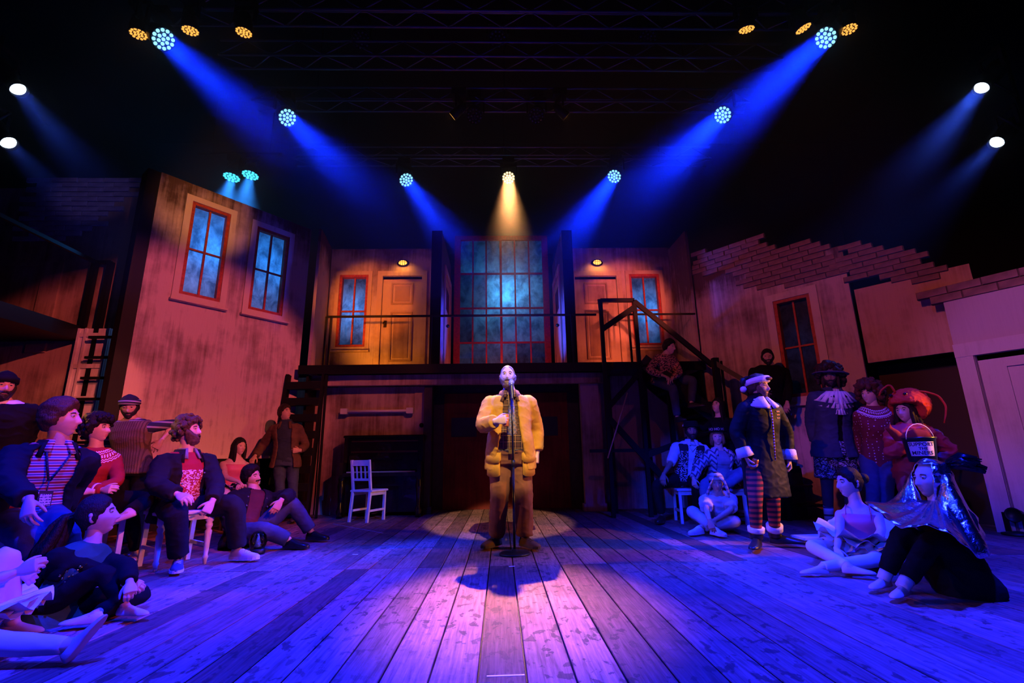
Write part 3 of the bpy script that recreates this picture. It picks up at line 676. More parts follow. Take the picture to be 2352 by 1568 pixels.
truss(7.85, 7.5, -4.6, 4.9, 'lighting truss third from the audience', 22)
truss(9.65, 7.5, -4.6, 4.9, 'lighting truss furthest upstage in the haze', 22)
_cell = {}
def head(p, d, mat, label, R=.16, name='moving_head_light', hang=True, group=None, cat='stage light', kind='led'):
    d = Vector(d).normalized(); q = d.to_track_quat('Z', 'Y'); Mx = Matrix.Translation(p) @ q.to_matrix().to_4x4()
    t = thing(name, label, cat, p, group); o0 = Vector(p)
    MB().lathe([(.03, -.30), (R*.7, -.28), (R*.95, -.14), (R*1.06, -.02), (R*1.06, .012), (R*1.0, .012), (R*.98, -.012), (.01, -.012)], 20, M=Mx).build('housing', IRON, t)
    m = MB(); sx = (q@Vector((1, 0, 0))); sx = Vector((sx.x, sx.y, 0)).normalized() if abs(sx.z) < .9 else Vector((1, 0, 0)); b = Vector(p)-d*.15
    for s in (-1, 1): m.bar(b+sx*s*(R+.03), b+sx*s*(R+.03)+Vector((0, 0, .26)), .03, .06)
    m.bar(b+sx*(-R-.045)+Vector((0, 0, .26)), b+sx*(R+.045)+Vector((0, 0, .26)), .05, .1); m.build('yoke', IRON, t)
    MB().box((b.x-.13, b.y-.1, b.z+.28), (b.x+.13, b.y+.1, b.z+.42)).build('base', IRON, t)
    ty = min((5.95, 6.75, 7.85, 9.65, 10.4), key=lambda v: abs(v-p[1])); MB().bar((b.x, b.y, b.z+.4), (b.x, ty, max(7.5, b.z+.45) if ty < 10 else 8.14), .035, .05).build('clamp', IRON, t)
    if kind == 'led':
        r = R*.165
        if (r, mat.name) not in _cell: _cell[(r, mat.name)] = MB().ball((0, 0, 0), (r, r, r*.6), 10, 6).mesh('lens', mat)
        pts = [(0, 0)]+[(R*.40*math.cos(a), R*.40*math.sin(a)) for a in (PI/3*k for k in range(6))]+[(R*.79*math.cos(a), R*.79*math.sin(a)) for a in (PI/6*(k+.5) for k in range(12))]
        for x, y in pts:
            o = bpy.data.objects.new('lens', _cell[(r, mat.name)]); COL.objects.link(o); o.parent = t
            o.location = (Mx@Vector((x, y, .004)))-o0; o.rotation_mode = 'QUATERNION'; o.rotation_quaternion = q
    return t
NM = ['near left truss end', 'near right truss end', 'third truss left', 'third truss right', 'far truss left of centre', 'far truss right of centre']
for (hx, hy, hY, qq, c, pw), nm in zip(HEADS, NM):
    p = at(hx, hy, hY); head(p, Vector(qq)-p, E_BLUE, 'glowing blue LED wash light at the %s' % nm)
p = at(1168, 408, 9.6); head(p, Vector((.1, 3.9, 0))-p, E_WARM, 'warm white LED wash light glowing over the gallery window', .145)
for i, (x, y, dx, dy, lb) in enumerate(((318, 78, .1, .05, 'amber LED light left of the big blue wash light, leftmost'), (437, 70, .06, .15, 'amber LED light just right of the left big blue wash light'),
        (560, 74, 0, .1, 'amber LED light furthest right of the left amber trio'), (1715, 67, .05, .28, 'amber LED light furthest left of the right amber trio'),
        (1845, 65, .35, .1, 'amber LED light just left of the right big blue wash light'), (1950, 67, -.06, 0, 'amber LED light right of the right big blue wash light'))):
    head(at(x, y, 5.9), (dx, dy, -1), E_AMB, lb, .115, 'led_par')
for x, y, dx, lb in ((1040, 267, -.85, 'tiny edge-on amber LED light left of centre'), (1300, 267, .85, 'tiny edge-on amber LED light right of centre')):
    head(at(x, y, 7.7), (dx, .35, -.62), E_AMB, lb, .085, 'led_par')
for x, y, lb in ((532, 407, 'left of the two cyan LED lights above the left house'), (575, 402, 'right of the two cyan LED lights above the left house')):
    head(at(x, y, 10.4), (-.05, -.1, -1), E_CYAN, lb, .19, 'led_par')
for x, y, Y, lb in ((830, 92, 6.75, 'unlit moving light on the second truss, left'), (1143, 90, 6.75, 'unlit moving light on the second truss, centre'), (1488, 88, 6.75, 'unlit moving light on the second truss, right'),
                    (1090, 266, 7.85, 'unlit moving light under the third truss left of centre'), (1232, 266, 7.85, 'unlit moving light under the third truss right of centre')):
    p = at(x, y, Y); head(p, Vector((0, 4, .5))-p, E_OFF, lb, .15)
for hx, hy, hY, sx, lb in ((40, 203, 5.4, 1, 'upper bright profile lantern at the left side'), (18, 326, 5.6, 1, 'lower bright profile lantern at the left side'),
                           (2256, 200, 5.4, -1, 'upper bright profile lantern at the right side'), (2291, 325, 5.8, -1, 'lower bright profile lantern at the right side')):
    p = at(hx, hy, hY); d = (Vector((-sx, 5, 0))-p).normalized(); q = d.to_track_quat('Z', 'Y'); Mx = Matrix.Translation(p)@q.to_matrix().to_4x4()
    t = thing('profile_lantern', lb, 'stage light', p)
    MB().lathe([(.03, -.55), (.12, -.5), (.12, -.28), (.085, -.24), (.085, -.02), (.10, .0), (.10, .05), (.092, .05), (.088, .0), (.02, -.005)], 20, M=Mx).build('barrel', IRON, t)
    MB().lathe([(.0851, .001), (.08, .012), (.03, .02), (.002, .021)], 20, M=Mx).build('lens', E_PROF, t)
    e = p-d*.35; MB().bar(e+Vector((0, -.14, 0)), e+Vector((0, -.14, .3)), .02, .05).bar(e+Vector((0, .14, 0)), e+Vector((0, .14, .3)), .02, .05).bar(e+Vector((0, -.15, .3)), e+Vector((0, .15, .3)), .02, .05).build('yoke', IRON, t)
for sx, x, lb in ((-1, -6.75, 'black lighting boom pole at the left side'), (1, 7.3, 'black lighting boom pole at the right side')):
    t = thing('lighting_boom', lb, 'pole', (x, 5.6, 0)); MB().tube([(x, 5.6, 0), (x, 5.6, 6.6)], .024, 10).build('pole', IRON, t); MB().lathe([(.3, 0), (.3, .03), (.05, .05), (.03, .12)], 20, M=Matrix.Translation((x, 5.6, 0))).build('base', IRON, t)
    for zz in (5.7, 5.1): MB().tube([(x, 5.6, zz), (x-sx*.42, 5.55, zz+.25)], .02, 8).build('arm', IRON, t)
t = thing('lighting_bar', 'short black lighting bar behind the left house', 'pole', (-6, 10.4, 8.15))
MB().tube([(-7.2, 10.4, 8.15), (-5.2, 10.4, 8.15)], .025, 10).build('bar', IRON, t)
for x in (-6.9, -5.5): MB().tube([(x, 10.4, 8.15), (x, 10.4, 9.61)], .012, 6).build('hanging_cable', IRON, t)
# haze hanging under the rig
hm = bpy.data.materials.new('stage_haze'); hm.use_nodes = True; nt = hm.node_tree; nt.nodes.clear()
vsn = nt.nodes.new('ShaderNodeVolumeScatter'); vsn.inputs['Density'].default_value = .042; vsn.inputs['Anisotropy'].default_value = .25; vsn.inputs[0].default_value = (.9, .95, 1, 1)
T = NT(nt); zz = T.sep(T.co('World'))[2]; mr = T.n('ShaderNodeMapRange', interpolation_type='SMOOTHSTEP'); T.link(zz, mr.inputs[0])
for i_, v_ in ((1, 4.0), (2, 6.9), (3, .004), (4, .078)): mr.inputs[i_].default_value = v_
T.link(mr.outputs[0], vsn.inputs['Density'])        # the haze pools under the grid and thins out downwards
o = nt.nodes.new('ShaderNodeOutputMaterial'); nt.links.new(vsn.outputs[0], o.inputs['Volume'])
hz = MB().box((-7.4, 4.6, 2.62), (7.6, 11.9, 9.4)).build('haze', hm); tag(hz, 'thin stage haze hanging under the lighting rig', 'haze', kind='stuff')

# ================================================================== FURNITURE AND PROPS
PIANO = M('ebonised_wood', (.012, .008, .007), .22, var=.3, coat=.3)
IVORY = M('old_ivory', (.5, .42, .34), .4)
c0 = Vector((-1.97, 8.42, 0)); t = thing('upright_piano', 'black upright piano against the lower left wall', 'piano', c0)
x0, x1 = -2.62, -1.3; y0, y1 = 8.36, 8.78
MB().box((x0+.03, y0+.1, .06), (x1-.03, y1, 1.27)).build('case', PIANO, t)
MB().cbox((x0-.03, y0+.05, 1.27), (x1+.03, y1+.01, 1.31), .012).build('lid', PIANO, t)
for x in (x0, x1-.06): MB().box((x, y0-.16, .6), (x+.06, y0+.12, .86)).box((x, y0+.02, 0), (x+.06, y1, 1.27)).build('side_panel', PIANO, t)
MB().box((x0+.06, y0-.14, .64), (x1-.06, y0+.12, .70)).build('key_bed', PIANO, t)
m = MB()
for i in range(48): a = x0+.1+(x1-x0-.2)*i/48; m.box((a, y0-.10, .70), (a+(x1-x0-.2)/48-.002, y0+.04, .718))
tag(m.build('keys', IVORY, t), kind='stuff')
m = MB()
for i in range(48):
    if i % 7 not in (2, 6): a = x0+.1+(x1-x0-.2)*(i+.72)/48; m.box((a, y0-.04, .71), (a+.012, y0+.04, .73))
tag(m.build('black_keys', PIANO, t), kind='stuff')
MB().box((x0+.08, y0+.05, .74), (x1-.08, y0+.1, .98)).build('fallboard', PIANO, t)
MB().box((x0+.35, y0+.0, .9), (x1-.35, y0+.05, .94)).build('music_desk', PIANO, t)
MB().box((x0+.1, y0+.085, 1.02), (x1-.1, y0+.1, 1.05)).box((x0+.1, y0+.085, 1.2), (x1-.1, y0+.1, 1.22)).build('moulding', M('worn_walnut', (.09, .035, .018), .35), t)
for x in (x0+.03, x1-.03): MB().lathe([(.05, 0), (.04, .05), (.055, .1), (.03, .18), (.045, .42), (.055, .5), (.04, .56), (.05, .62)], 12, M=Matrix.Translation((x, y0-.11, 0))).build('leg', PIANO, t)
for x in (-2.06, -1.9): MB().box((x-.03, y0-.06, .05), (x+.03, y0+.1, .065)).build('pedal', M('brass', (.4, .25, .08), .3, .9), t)

WHITEW = M('white_painted_wood', (.72, .68, .70), .45, var=.12, scale=12, bump=.15)
BLUEW = M('cream_painted_wood', (.66, .64, .66), .5, var=.12, scale=12)
def chair(label, loc, face, turned=False, w=.40, d=.40, sh=.46, bh=.90, back=True, mat=None, group=None, slats=3):
    """face: heading angle in degrees of the seat front (0 = +Y, clockwise)"""
    mat = mat or WHITEW
    t = thing('wooden_chair', label, 'chair', loc, group, rz=-math.radians(face))
    def b(m, n): return m.build(n, mat, t, loc=(0, 0, 0))
    b(MB().cbox((-w/2-.015, -d/2, sh-.028), (w/2+.015, d/2+.02, sh), .008), 'seat')
    for s in (-1, 1):
        x = s*(w/2-.022)
        if turned: b(MB().lathe([(.014, 0), (.018, .04), (.026, .06), (.018, .08), (.022, .14), (.027, .24), (.03, .28), (.019, .30), (.03, .325), (.03, .34), (.022, .355), (.034, .37), (.034, sh-.028)], 12, M=Matrix.Translation((x, d/2-.03, 0))), 'leg')
        else: b(MB().bar((x, d/2-.02, 0), (x, d/2-.02, sh-.028), .036), 'leg')
        m = MB().bar((x, -d/2-.03, 0), (x, -d/2+.02, sh), .036)
        if back: m.bar((x, -d/2+.02, sh), (x, -d/2-.05, bh), .034)
        b(m, 'leg')
        b(MB().bar((x, -d/2, sh*.35), (x, d/2-.02, sh*.35), .022, .03), 'stretcher')
        b(MB().bar((x, -d/2+.02, sh-.055), (x, d/2-.02, sh-.055), .02, .055), 'apron')
    b(MB().bar((-w/2+.02, d/2-.02, sh-.055), (w/2-.02, d/2-.02, sh-.055), .02, .055), 'apron')
    if back:
        f = lambda z: -d/2+.02-.07*(z-sh)/(bh-sh)
        b(MB().bar((-w/2+.02, f(bh-.04), bh-.045), (w/2-.02, f(bh-.04), bh-.045), .022, .085), 'back_rail')
        b(MB().bar((-w/2+.02, f(sh+.14), sh+.15), (w/2-.02, f(sh+.14), sh+.15), .02, .035), 'back_rail')
        for i in range(slats):
            x = (-.5+(i+1)/(slats+1))*(w-.06); b(MB().bar((x, f(sh+.16), sh+.16), (x, f(bh-.08), bh-.085), .022, .012), 'slat')
    return t
chair('blue-lit empty slat-back chair in front of the piano', (-2.03, 7.86, 0), 22, w=.36, d=.40, bh=.90)
# black stage lamp lying at the far right edge
_u, _z = F3.px(2340, 1180); c_ = F3.p(_u, _z, .16); p = Vector((c_.x, c_.y, c_.z-.2)); t = thing('stage_lamp', 'black round stage lamp on a short stand by the lilac door', 'stage light', (p.x, p.y, 0))
MB().tube([(p.x, p.y, 0), (p.x, p.y, p.z)], .02, 8).build('stand', IRON, t); MB().lathe([(.14, 0), (.14, .02), (.03, .04)], 16, M=Matrix.Translation((p.x, p.y, 0))).build('base', IRON, t)
Mx = Matrix.Translation(p+Vector((0, 0, .2)))@Vector((-.9, -.4, .1)).to_track_quat('Z', 'Y').to_matrix().to_4x4()
MB().lathe([(.03, -.12), (.06, -.1), (.07, 0), (.078, .012), (.068, .012), (.06, 0), (.01, -.012)], 18, M=Mx).build('housing', IRON, t)
MB().bar(p+Vector((0, -.1, 0)), p+Vector((0, -.1, .22)), .02, .05).bar(p+Vector((0, .1, 0)), p+Vector((0, .1, .22)), .02, .05).bar(p+Vector((0, -.11, .012)), p+Vector((0, .11, .012)), .05, .024).build('yoke', IRON, t)
# tape marks on the boards
def tape(label, a, b, w, col, z=.001):
    a = Vector((*a, 0)); b = Vector((*b, 0)); m = MB().bar(a+Vector((0, 0, z)), b+Vector((0, 0, z)), w, .0012)
    o = m.build('tape_mark', M('tape', col, .6)); tag(o, label, 'tape mark')
q = lambda x, y: tuple(atz(x, y, 0))[:2]
GLOW = (.75, .95, .8)
tape('short white tape tick just in front of the microphone base', q(1169, 1301), q(1182, 1300), .02, GLOW)
tape('short pale tape tick on the boards left of the singer', q(810, 1273), q(822, 1273), .02, GLOW)
tape('thin pale tape line on the boards near the empty blue chair', q(765, 1203), q(880, 1224), .02, (.35, .35, .45))
tape('worn pale tape strip at the very front of the stage', q(1118, 1553), q(1205, 1550), .012, (.55, .5, .55))

# ================================================================== PEOPLE: skeleton solver, body and clothes builders
def smooth_obj(o, voxel, smooth=4, factor=.5):
    """voxel-union and relax the mesh of a temporary object, return (co Nx3, faces)"""
    r = o.modifiers.new('r', 'REMESH'); r.mode = 'VOXEL'; r.voxel_size = voxel
    if smooth:
        s = o.modifiers.new('s', 'SMOOTH'); s.iterations = smooth; s.factor = factor
    dg = bpy.context.evaluated_depsgraph_get(); e = o.evaluated_get(dg); me = e.to_mesh()
    co = np.empty(len(me.vertices)*3); me.vertices.foreach_get('co', co); no = np.empty(len(me.vertices)*3); me.vertices.foreach_get('normal', no)
    fs = [tuple(p.vertices) for p in me.polygons]
    e.to_mesh_clear(); return co.reshape(-1, 3), no.reshape(-1, 3), fs
def fuse(mb, voxel=.011, smooth=4, wr=0., wscale=14., seed=0., wz=1.):
    """union of the collected solids as a fresh smooth MB, optional wrinkles along the normals"""
    me = mb.mesh('tmp', []); o = bpy.data.objects.new('tmp', me); COL.objects.link(o)
    co, no, fs = smooth_obj(o, voxel, smooth)
    bpy.data.objects.remove(o); bpy.data.meshes.remove(me)
    if wr:
        sd = Vector((seed, seed*2.3, 0))
        d = np.array([noise.noise(Vector((p[0]*wscale*1.3, p[1]*wscale*1.3, p[2]*wscale*1.3*wz))+sd)*.35+(1-abs(noise.noise(Vector(((p[0]+p[2]*.5)*wscale*.55, p[1]*wscale*.55, p[2]*wscale*1.0*wz))-sd))*2.6)**3*.5 for p in co])
        co = co+no*(d*wr*1.7)[:, None]
    r = MB(); r.v = [tuple(p) for p in co]; r.f = fs; r.m = [0]*len(fs); r.sm = [True]*len(fs); return r
def bend(pts, rad, k=.28, n=4):
    """round the corners of a joint chain; returns points and radii"""
    P_ = [Vector(p) for p in pts]; out = [P_[0]]; ro = [rad[0]]
    for i in range(1, len(P_)-1):
        a, b, c = P_[i-1], P_[i], P_[i+1]; p = b+(a-b)*k; q = b+(c-b)*k; ra = rad[i]+(rad[i-1]-rad[i])*k; rc = rad[i]+(rad[i+1]-rad[i])*k
        for j in range(n+1):
            t = j/n; out.append(p*(1-t)**2+b*2*t*(1-t)+q*t*t); ro.append(ra*(1-t)**2+rad[i]*2*t*(1-t)+rc*t*t)
    out.append(P_[-1]); ro.append(rad[-1]); return out, ro
def on_ray(par, px, py, L, sgn):
    d = ray(px, py).normalized(); q = par-CAMP; b = q.dot(d); c = q.length_squared-L*L; D = b*b-c
    if D < 0: return CAMP+d*b
    return CAMP+d*(b+(sgn or 0)*math.sqrt(D)) if sgn else CAMP+d*b
def joint(par, s, L):
    if isinstance(s, Vector): return s.copy()
    if s[0] == 'o': return Vector((par.x+s[1], par.y+s[2], s[3]))
    if len(s) == 4: return atz(s[0], s[1], s[3]) if s[2] == 'z' else at(s[0], s[1], s[3])
    return on_ray(par, s[0], s[1], L, s[2])
def lerp(a, b, t): return a+(b-a)*t

# --- head template: a grid over the skull with modelled features (face +Y, up +Z), metres
HN, HM_ = 60, 46
def head_point(az, el, f):
    """az: 0 = face; el: -pi/2..pi/2; f: feature strength"""
    ce, se = math.cos(el), math.sin(el)
    x = .076*ce*math.sin(az); y = .096*ce*math.cos(az); z = .120*se
    fr = max(0, math.cos(az)); bk = max(0, -math.cos(az))
    if z < 0:
        k = min(1, -z/.118); x *= 1-.30*k**1.5; y *= (1-.42*k*bk); y += .012*k*fr
        z *= 1+.04*fr
    else: y *= 1+.06*bk; z *= 1.0
    x *= 1-.05*fr*(1-abs(se))
    y -= .004*fr*math.exp(-((z-.075)/.03)**2)
    if math.cos(az) > 0.1:
        g = lambda cx, cz, sx, sz: math.exp(-((abs(x)-cx)/sx)**2-((z-cz)/sz)**2)
        n = 0
        if -.052 < z < .03:
            h = (.030-z)/.068; h = max(0, h)
            n = .027*min(1, h*1.05)**1.15*math.exp(-(x/(.0085+.006*min(1, h)))**2)
            if z < -.038: n *= max(0, 1-(-.038-z)/.012)
        d = n-.013*g(.031, .012, .016, .012)+.005*g(.022, .030, .022, .007)+.004*g(.046, -.022, .018, .016)
        d += .0065*g(0, -.0595, .022, .0055)+.0075*g(0, -.0705, .019, .006)-.005*g(0, -.0645, .022, .0022)+.009*g(0, -.1, .022, .016)-.004*g(0, -.083, .02, .006)
        y += d*f
    return Vector((x, y, z))
def head_grid(f=1.):
    vs = []
    for i in range(HM_+1):
        el = -PI/2+PI*i/HM_; el = el*.97
        for j in range(HN):
            u = j/HN*2-1                        # -1..1, denser at the front
            az = PI*(u*.62+.38*u**3) if True else 0
            vs.append((az, el))
    return vs
HG = head_grid(); HP = [head_point(a, e, 1.) for a, e in HG]
HF = []
for i in range(HM_):
    for j in range(HN):
        a = i*HN+j; b = i*HN+(j+1) % HN; HF.append((a, b, b+HN, a+HN))
HNRM = [Vector((p.x/.006, p.y/.0095, p.z/.0145)).normalized() for p in HP]
def smst(a, b, x): t = max(0, min(1, (x-a)/(b-a))); return t*t*(3-2*t)

def hair_mat(col):
    k = ('hairmat',)+tuple(col)
    if k in _mc: return _mc[k]
    m, nt, b = new_mat('hair'); T = NT(nt); n_ = T.noise(T.co(scale=(1, 1, .35)), 150, 3, .6); n2 = T.noise(T.co(), 24, 3)
    c = T.mix(T.ramp(n_, (.35, 0.), (.65, 1.)), [x*.35 for x in col], [x*1.25 for x in col]); T.link(T.mix(T.ramp(n2, (.3, 0.), (.7, 1.)), c, [x*.5 for x in col]), b.inputs['Base Color'])
    b.inputs['Roughness'].default_value = .55; b.inputs['Specular IOR Level'].default_value = .22; T.link(T.bump(T.math('ADD', n_, n2), .9, .008), b.inputs['Normal']); _mc[k] = m; return m
class Person:
    def __init__(s, label, spec, H=1.75, build=1., skin=(.55, .33, .25), belly=0., voxel=.012, female=False, child=False):
        s.H = H; s.k = H/1.75; k = s.k; s.b = build; s.belly = belly; s.fem = female; sp = spec; s.lab = label
        s.skin = M('skin', skin, .5, var=.08, scale=30, bump=.06); s.lip = M('lips', (skin[0]*.85, skin[1]*.55, skin[2]*.55), .4)
        up = Vector((0, 0, 1))
        hip = at(*sp['hip'], sp['Y']) if not isinstance(sp['hip'], Vector) else sp['hip']
        tl = .50*k; neck = joint(hip, sp['neck'], tl)
        fwd = lambda h: Vector((math.sin(math.radians(h)), math.cos(math.radians(h)), 0))
        fs, fh = fwd(sp['face']), fwd(sp.get('hface', sp['face']))
        spine = (neck-hip).normalized()
        lat = up.cross(fs); lat = (lat-spine*lat.dot(spine)*.6).normalized(); s.lat = lat
        if 'roll' in sp: lat = Matrix.Rotation(math.radians(sp['roll']), 3, fs)@lat; s.lat = lat
        hl = up.cross(fh).normalized(); s.hl = hl; s.hip, s.neck, s.spine = hip, neck, spine
        s.fs = fs; s.fh = fh
        shw = sp.get('shw', .172 if not female else .155)*k*(.6+.4*build)
        s.shw = shw
        J = s.J = {}
        for side, sg in (('L', 1), ('R', -1)):
            J['sh'+side] = neck-spine*.108*k+lat*shw*sg+Vector((0, 0, sp.get('shrug', 0)))
            J['hip'+side] = hip+hl*.092*k*sg
            if side in sp.get('arms', {}):
                e, w = sp['arms'][side][:2]
                J['el'+side] = joint(J['sh'+side], e, .295*k); J['wr'+side] = joint(J['el'+side], w, .255*k)
            if side in sp.get('legs', {}):
                kn, an = sp['legs'][side][:2]
                J['kn'+side] = joint(J['hip'+side], kn, .425*k); J['an'+side] = joint(J['kn'+side], an, .42*k)
        s.head = joint(neck, sp['head'], sp.get('nl', .185)*k)
        lk = Vector(sp['look']).normalized(); tilt = sp.get('tilt', 0)
        yv = lk; zv = (up-yv*up.dot(yv)).normalized(); zv = Matrix.Rotation(math.radians(tilt), 3, yv)@zv; xv = yv.cross(zv)
        hs = sp.get('hs', .97)*(.5+.5*k); s.hs = hs
        s.HM = Matrix(((xv.x*hs, yv.x*hs, zv.x*hs, s.head.x), (xv.y*hs, yv.y*hs, zv.y*hs, s.head.y), (xv.z*hs, yv.z*hs, zv.z*hs, s.head.z), (0, 0, 0, 1)))
        base = sp.get('base', Vector((hip.x, hip.y, 0))); s.base = base
        s.t = thing('person', label, 'person', base)
        s.sp = sp; s.voxel = voxel
        msg = []
        for n, a, b, L in (('torso', hip, neck, tl),)+tuple((q+sd, J.get(x+sd), J.get(y+sd), L*k) for sd in 'LR' for q, x, y, L in (('uarm', 'sh', 'el', .295), ('farm', 'el', 'wr', .255), ('thigh', 'hip', 'kn', .425), ('shin', 'kn', 'an', .42))):
            if a is not None and b is not None:
                r = (a-b).length/L
                if r < .82 or r > 1.15: msg.append('%s %.2f' % (n, r))
        if (s.head-neck).length > .27*k: msg.append('neck %.2f' % ((s.head-neck).length))
        print('POSE', label[:34], 'Y%.2f' % hip.y, '|', *msg, '| z hip %.2f neck %.2f head %.2f' % (hip.z, neck.z, s.head.z), *['%s %.2f,%.2f' % (q, J[q].y, J[q].z) for q in ('knL', 'anL', 'knR', 'anR') if q in J])
    # ---- solids
    def torso_rings(s, t0, t1, infl=0., n=20, arc=None, flare=0., thick=0.):
        """rings along the spine; arc=(open half-angle top, bottom) leaves the front open"""
        k = s.k; b = s.b; tab = [(-.30, .175, .118, 0), (-.16, .178, .122, -.005), (0., .172, .125, -.008), (.18, .158, .115, 0), (.38, .142, .105, .004), (.62, .158, .118, .008), (.78, .176, .112, .004), (.88, .176, .096, -.002), (.95, .150, .082, -.008), (1.0, .108, .070, -.01), (1.05, .072, .060, -.008), (1.14, .056, .056, .0)]
        if s.fem: tab = [(t, w*.92*(.95 if .15 < t < .6 else 1.), d*(1.12 if .55 < t < .75 else .95), o) for t, w, d, o in tab]
        out = []; L = (s.neck-s.hip).length; m = max(5, int((t1-t0)/.06)+1)
        for i in range(m):
            t = t0+(t1-t0)*i/(m-1)
            for q in range(len(tab)-1):
                if tab[q][0] <= t <= tab[q+1][0] or q == len(tab)-2: break
            if t < tab[0][0]: r = tab[0]
            else:
                u = min(1, max(0, (t-tab[q][0])/(tab[q+1][0]-tab[q][0]))); u = u*u*(3-2*u); r = [lerp(tab[q][c], tab[q+1][c], u) for c in range(4)]
            w = r[1]*k*b+infl; d = r[2]*k*b+infl; o = r[3]*k
            bel = s.belly*math.exp(-((t-.25)/.3)**2); d += bel*.6; o += bel*.55; w += bel*.35
            if t < .15: w += flare*(.15-t); d += flare*(.15-t)
            tt = min(1, max(0, t)); la = (s.hl*(1-tt)+s.lat*tt).normalized(); ax = s.spine if t > 0 else (s.spine*.6+Vector((0, 0, .4))).normalized()
            fw = la.cross(ax).normalized()*1; c = s.hip+s.spine*(L*t) if t > 0 else s.hip+Vector((0, 0, 1))*(L*t)
            if fw.dot(s.fs) < 0: fw = -fw
            c = c+fw*o; e = .82
            if arc is None:
                angs = [2*PI*j/n for j in range(n)]
            else:
                u = i/(m-1); h = lerp(arc[1], arc[0], u); angs = [h+(2*PI-2*h)*j/(n-1) for j in range(n)]
            def pt(a, dd=0.):
                sa, ca = math.sin(a), math.cos(a)
                return c+la*((w+dd)*math.copysign(abs(sa)**e, sa))+fw*((d+dd)*math.copysign(abs(ca)**e, ca))
            if thick: out.append([pt(a) for a in angs]+[pt(a, -thick) for a in reversed(angs)])
            else: out.append([pt(a) for a in angs])
        return out
    def arm_solid(s, mb, side, r=(.056, .051, .043, .041, .029), infl=0., upto=1., frm=0.):
        J = s.J; k = s.k*(.5+.5*s.b)*(.88 if s.fem else 1.)
        if 'el'+side not in J: return
        a, b, c = J['sh'+side], J['el'+side], J['wr'+side]
        a = a-(b-a).normalized()*.01
        if upto <= .5: pts = [a, lerp(a, b, .5*upto/.5), lerp(a, b, upto/.5)]; rad = [r[0], r[1], lerp(r[1], r[2], upto/.5)]
        else:
            c2 = lerp(b, c, (upto-.5)/.5); pts = [a, lerp(a, b, .5), b, lerp(b, c2, .5), c2]; rad = [r[0], r[1], r[2], r[3], lerp(r[3], r[4], (upto-.5)/.5)]
        pts, rad = bend(pts, [x*k+infl for x in rad], .4); mb.tube(pts, rad, 12)
        mb.ball(pts[0], rad[0]*1.02, 10, 7)
    def leg_solid(s, mb, side, r=(.088, .076, .055, .052, .037), infl=0., upto=1., start=0.):
        J = s.J; k = s.k*(.35+.65*s.b)
        if 'kn'+side not in J: return
        a, b, c = J['hip'+side], J['kn'+side], J['an'+side]
        if upto <= .5: pts = [a, lerp(a, b, upto), lerp(a, b, upto/.5)]; rad = [r[0], r[1], lerp(r[1], r[2], upto/.5)]
        else: c2 = lerp(b, c, (upto-.5)/.5); pts = [a, lerp(a, b, .5), b, lerp(b, c2, .4), c2]; rad = [r[0], r[1], r[2], r[3], lerp(r[3], r[4], (upto-.5)/.5)]
        pts, rad = bend(pts, [x*k+infl for x in rad], .4); mb.tube(pts, rad, 14)
        mb.ball(a, rad[0]*1.02, 10, 7)
    # ---- body: one continuous mesh
    def body(s, bare=(), fingers=True, skinrel=None):
        mb = MB(); mb.ring(s.torso_rings(-.16, 1.10, -.012), 0)
        up = (s.head-s.neck); mb.tube([s.neck-s.spine*.06*s.k, lerp(s.neck, s.head, .4), s.head+s.HM.to_3x3()@Vector((0, -.02, -.03))], [.064*s.k*(.6+.4*s.b), .056*s.k*(.6+.4*s.b), .05*s.k], 14)
        for sd in 'LR':
            s.arm_solid(mb, sd, infl=0. if 'arms' in bare else -.006); s.leg_solid(mb, sd, infl=0. if 'legs' in bare else -.006)
            if 'an'+sd in s.J:
                an = s.J['an'+sd]; f = s.toe(sd); mb.tube([an-f*.02, an+f*.08-Vector((0, 0, .03))], [.03*s.k, .022*s.k], 8)
        out = fuse(mb, s.voxel, 5)
        # head
        fc = []
        R3 = s.HM
        for f in HF:
            c = sum((HP[i] for i in f), Vector())/4
            fc.append(1 if (c.y > .06 and abs(c.x) < .022*(1-abs(c.z+.0645)/.017) and -.074 < c.z < -.056) else 0)
        k = len(out.v); out.v += [tuple(R3@p) for p in HP]; out.f += [tuple(i+k for i in f) for f in HF]; out.m += fc; out.sm += [True]*len(HF)
        for sx in (-1, 1):
            rot = Matrix.Rotation(sx*.35, 3, 'Z')@Matrix.Rotation(-.15, 3, 'X'); m = MB()
            m.ball((sx*.0775, -.006, -.006), (.009, .019, .031), 10, 8, 0, rot); m.ball((sx*.081, -.010, .010), (.008, .016, .016), 8, 6, 0, rot)
            out.add([R3@Vector(p) for p in m.v], m.f, 0, True)
            # upper eyelid
            m = MB(); rs = []
            for i in range(6):
                el = lerp(.12, 1.3, i/5); rs.append([Vector((sx*.031+.0146*math.cos(el)*math.sin(a), .0765+.0146*math.cos(el)*math.cos(a), .0115+.0135*math.sin(el))) for a in (lerp(-1.5, 1.5, j/8) for j in range(9))])
            m.ring(rs, 0, True, closed=False); out.add([R3@Vector(p) for p in m.v], m.f, 0, True)
        # hands
        for sd in 'LR':
            if 'wr'+sd in s.J: s.hand(out, sd)
        o = out.build('body', [s.skin, s.lip], s.t); s.bodyo = o
        for sx in (-1, 1):
            m = MB(); ey = .0765; m.ball((0, 0, 0), .0122, 14, 10)
            for i, f in enumerate(m.f):
                c = sum((Vector(m.v[q]) for q in f), Vector())/len(f)
                if c.y > .0086: m.m[i] = 1
            m.v = [tuple(R3@(Vector(p)+Vector((sx*.031, ey, .0115)))) for p in m.v]
            m.build('eye', [M('eye_white', (.5, .47, .45), .3), M('iris', (.03, .02, .015), .15)], s.t)
        return o
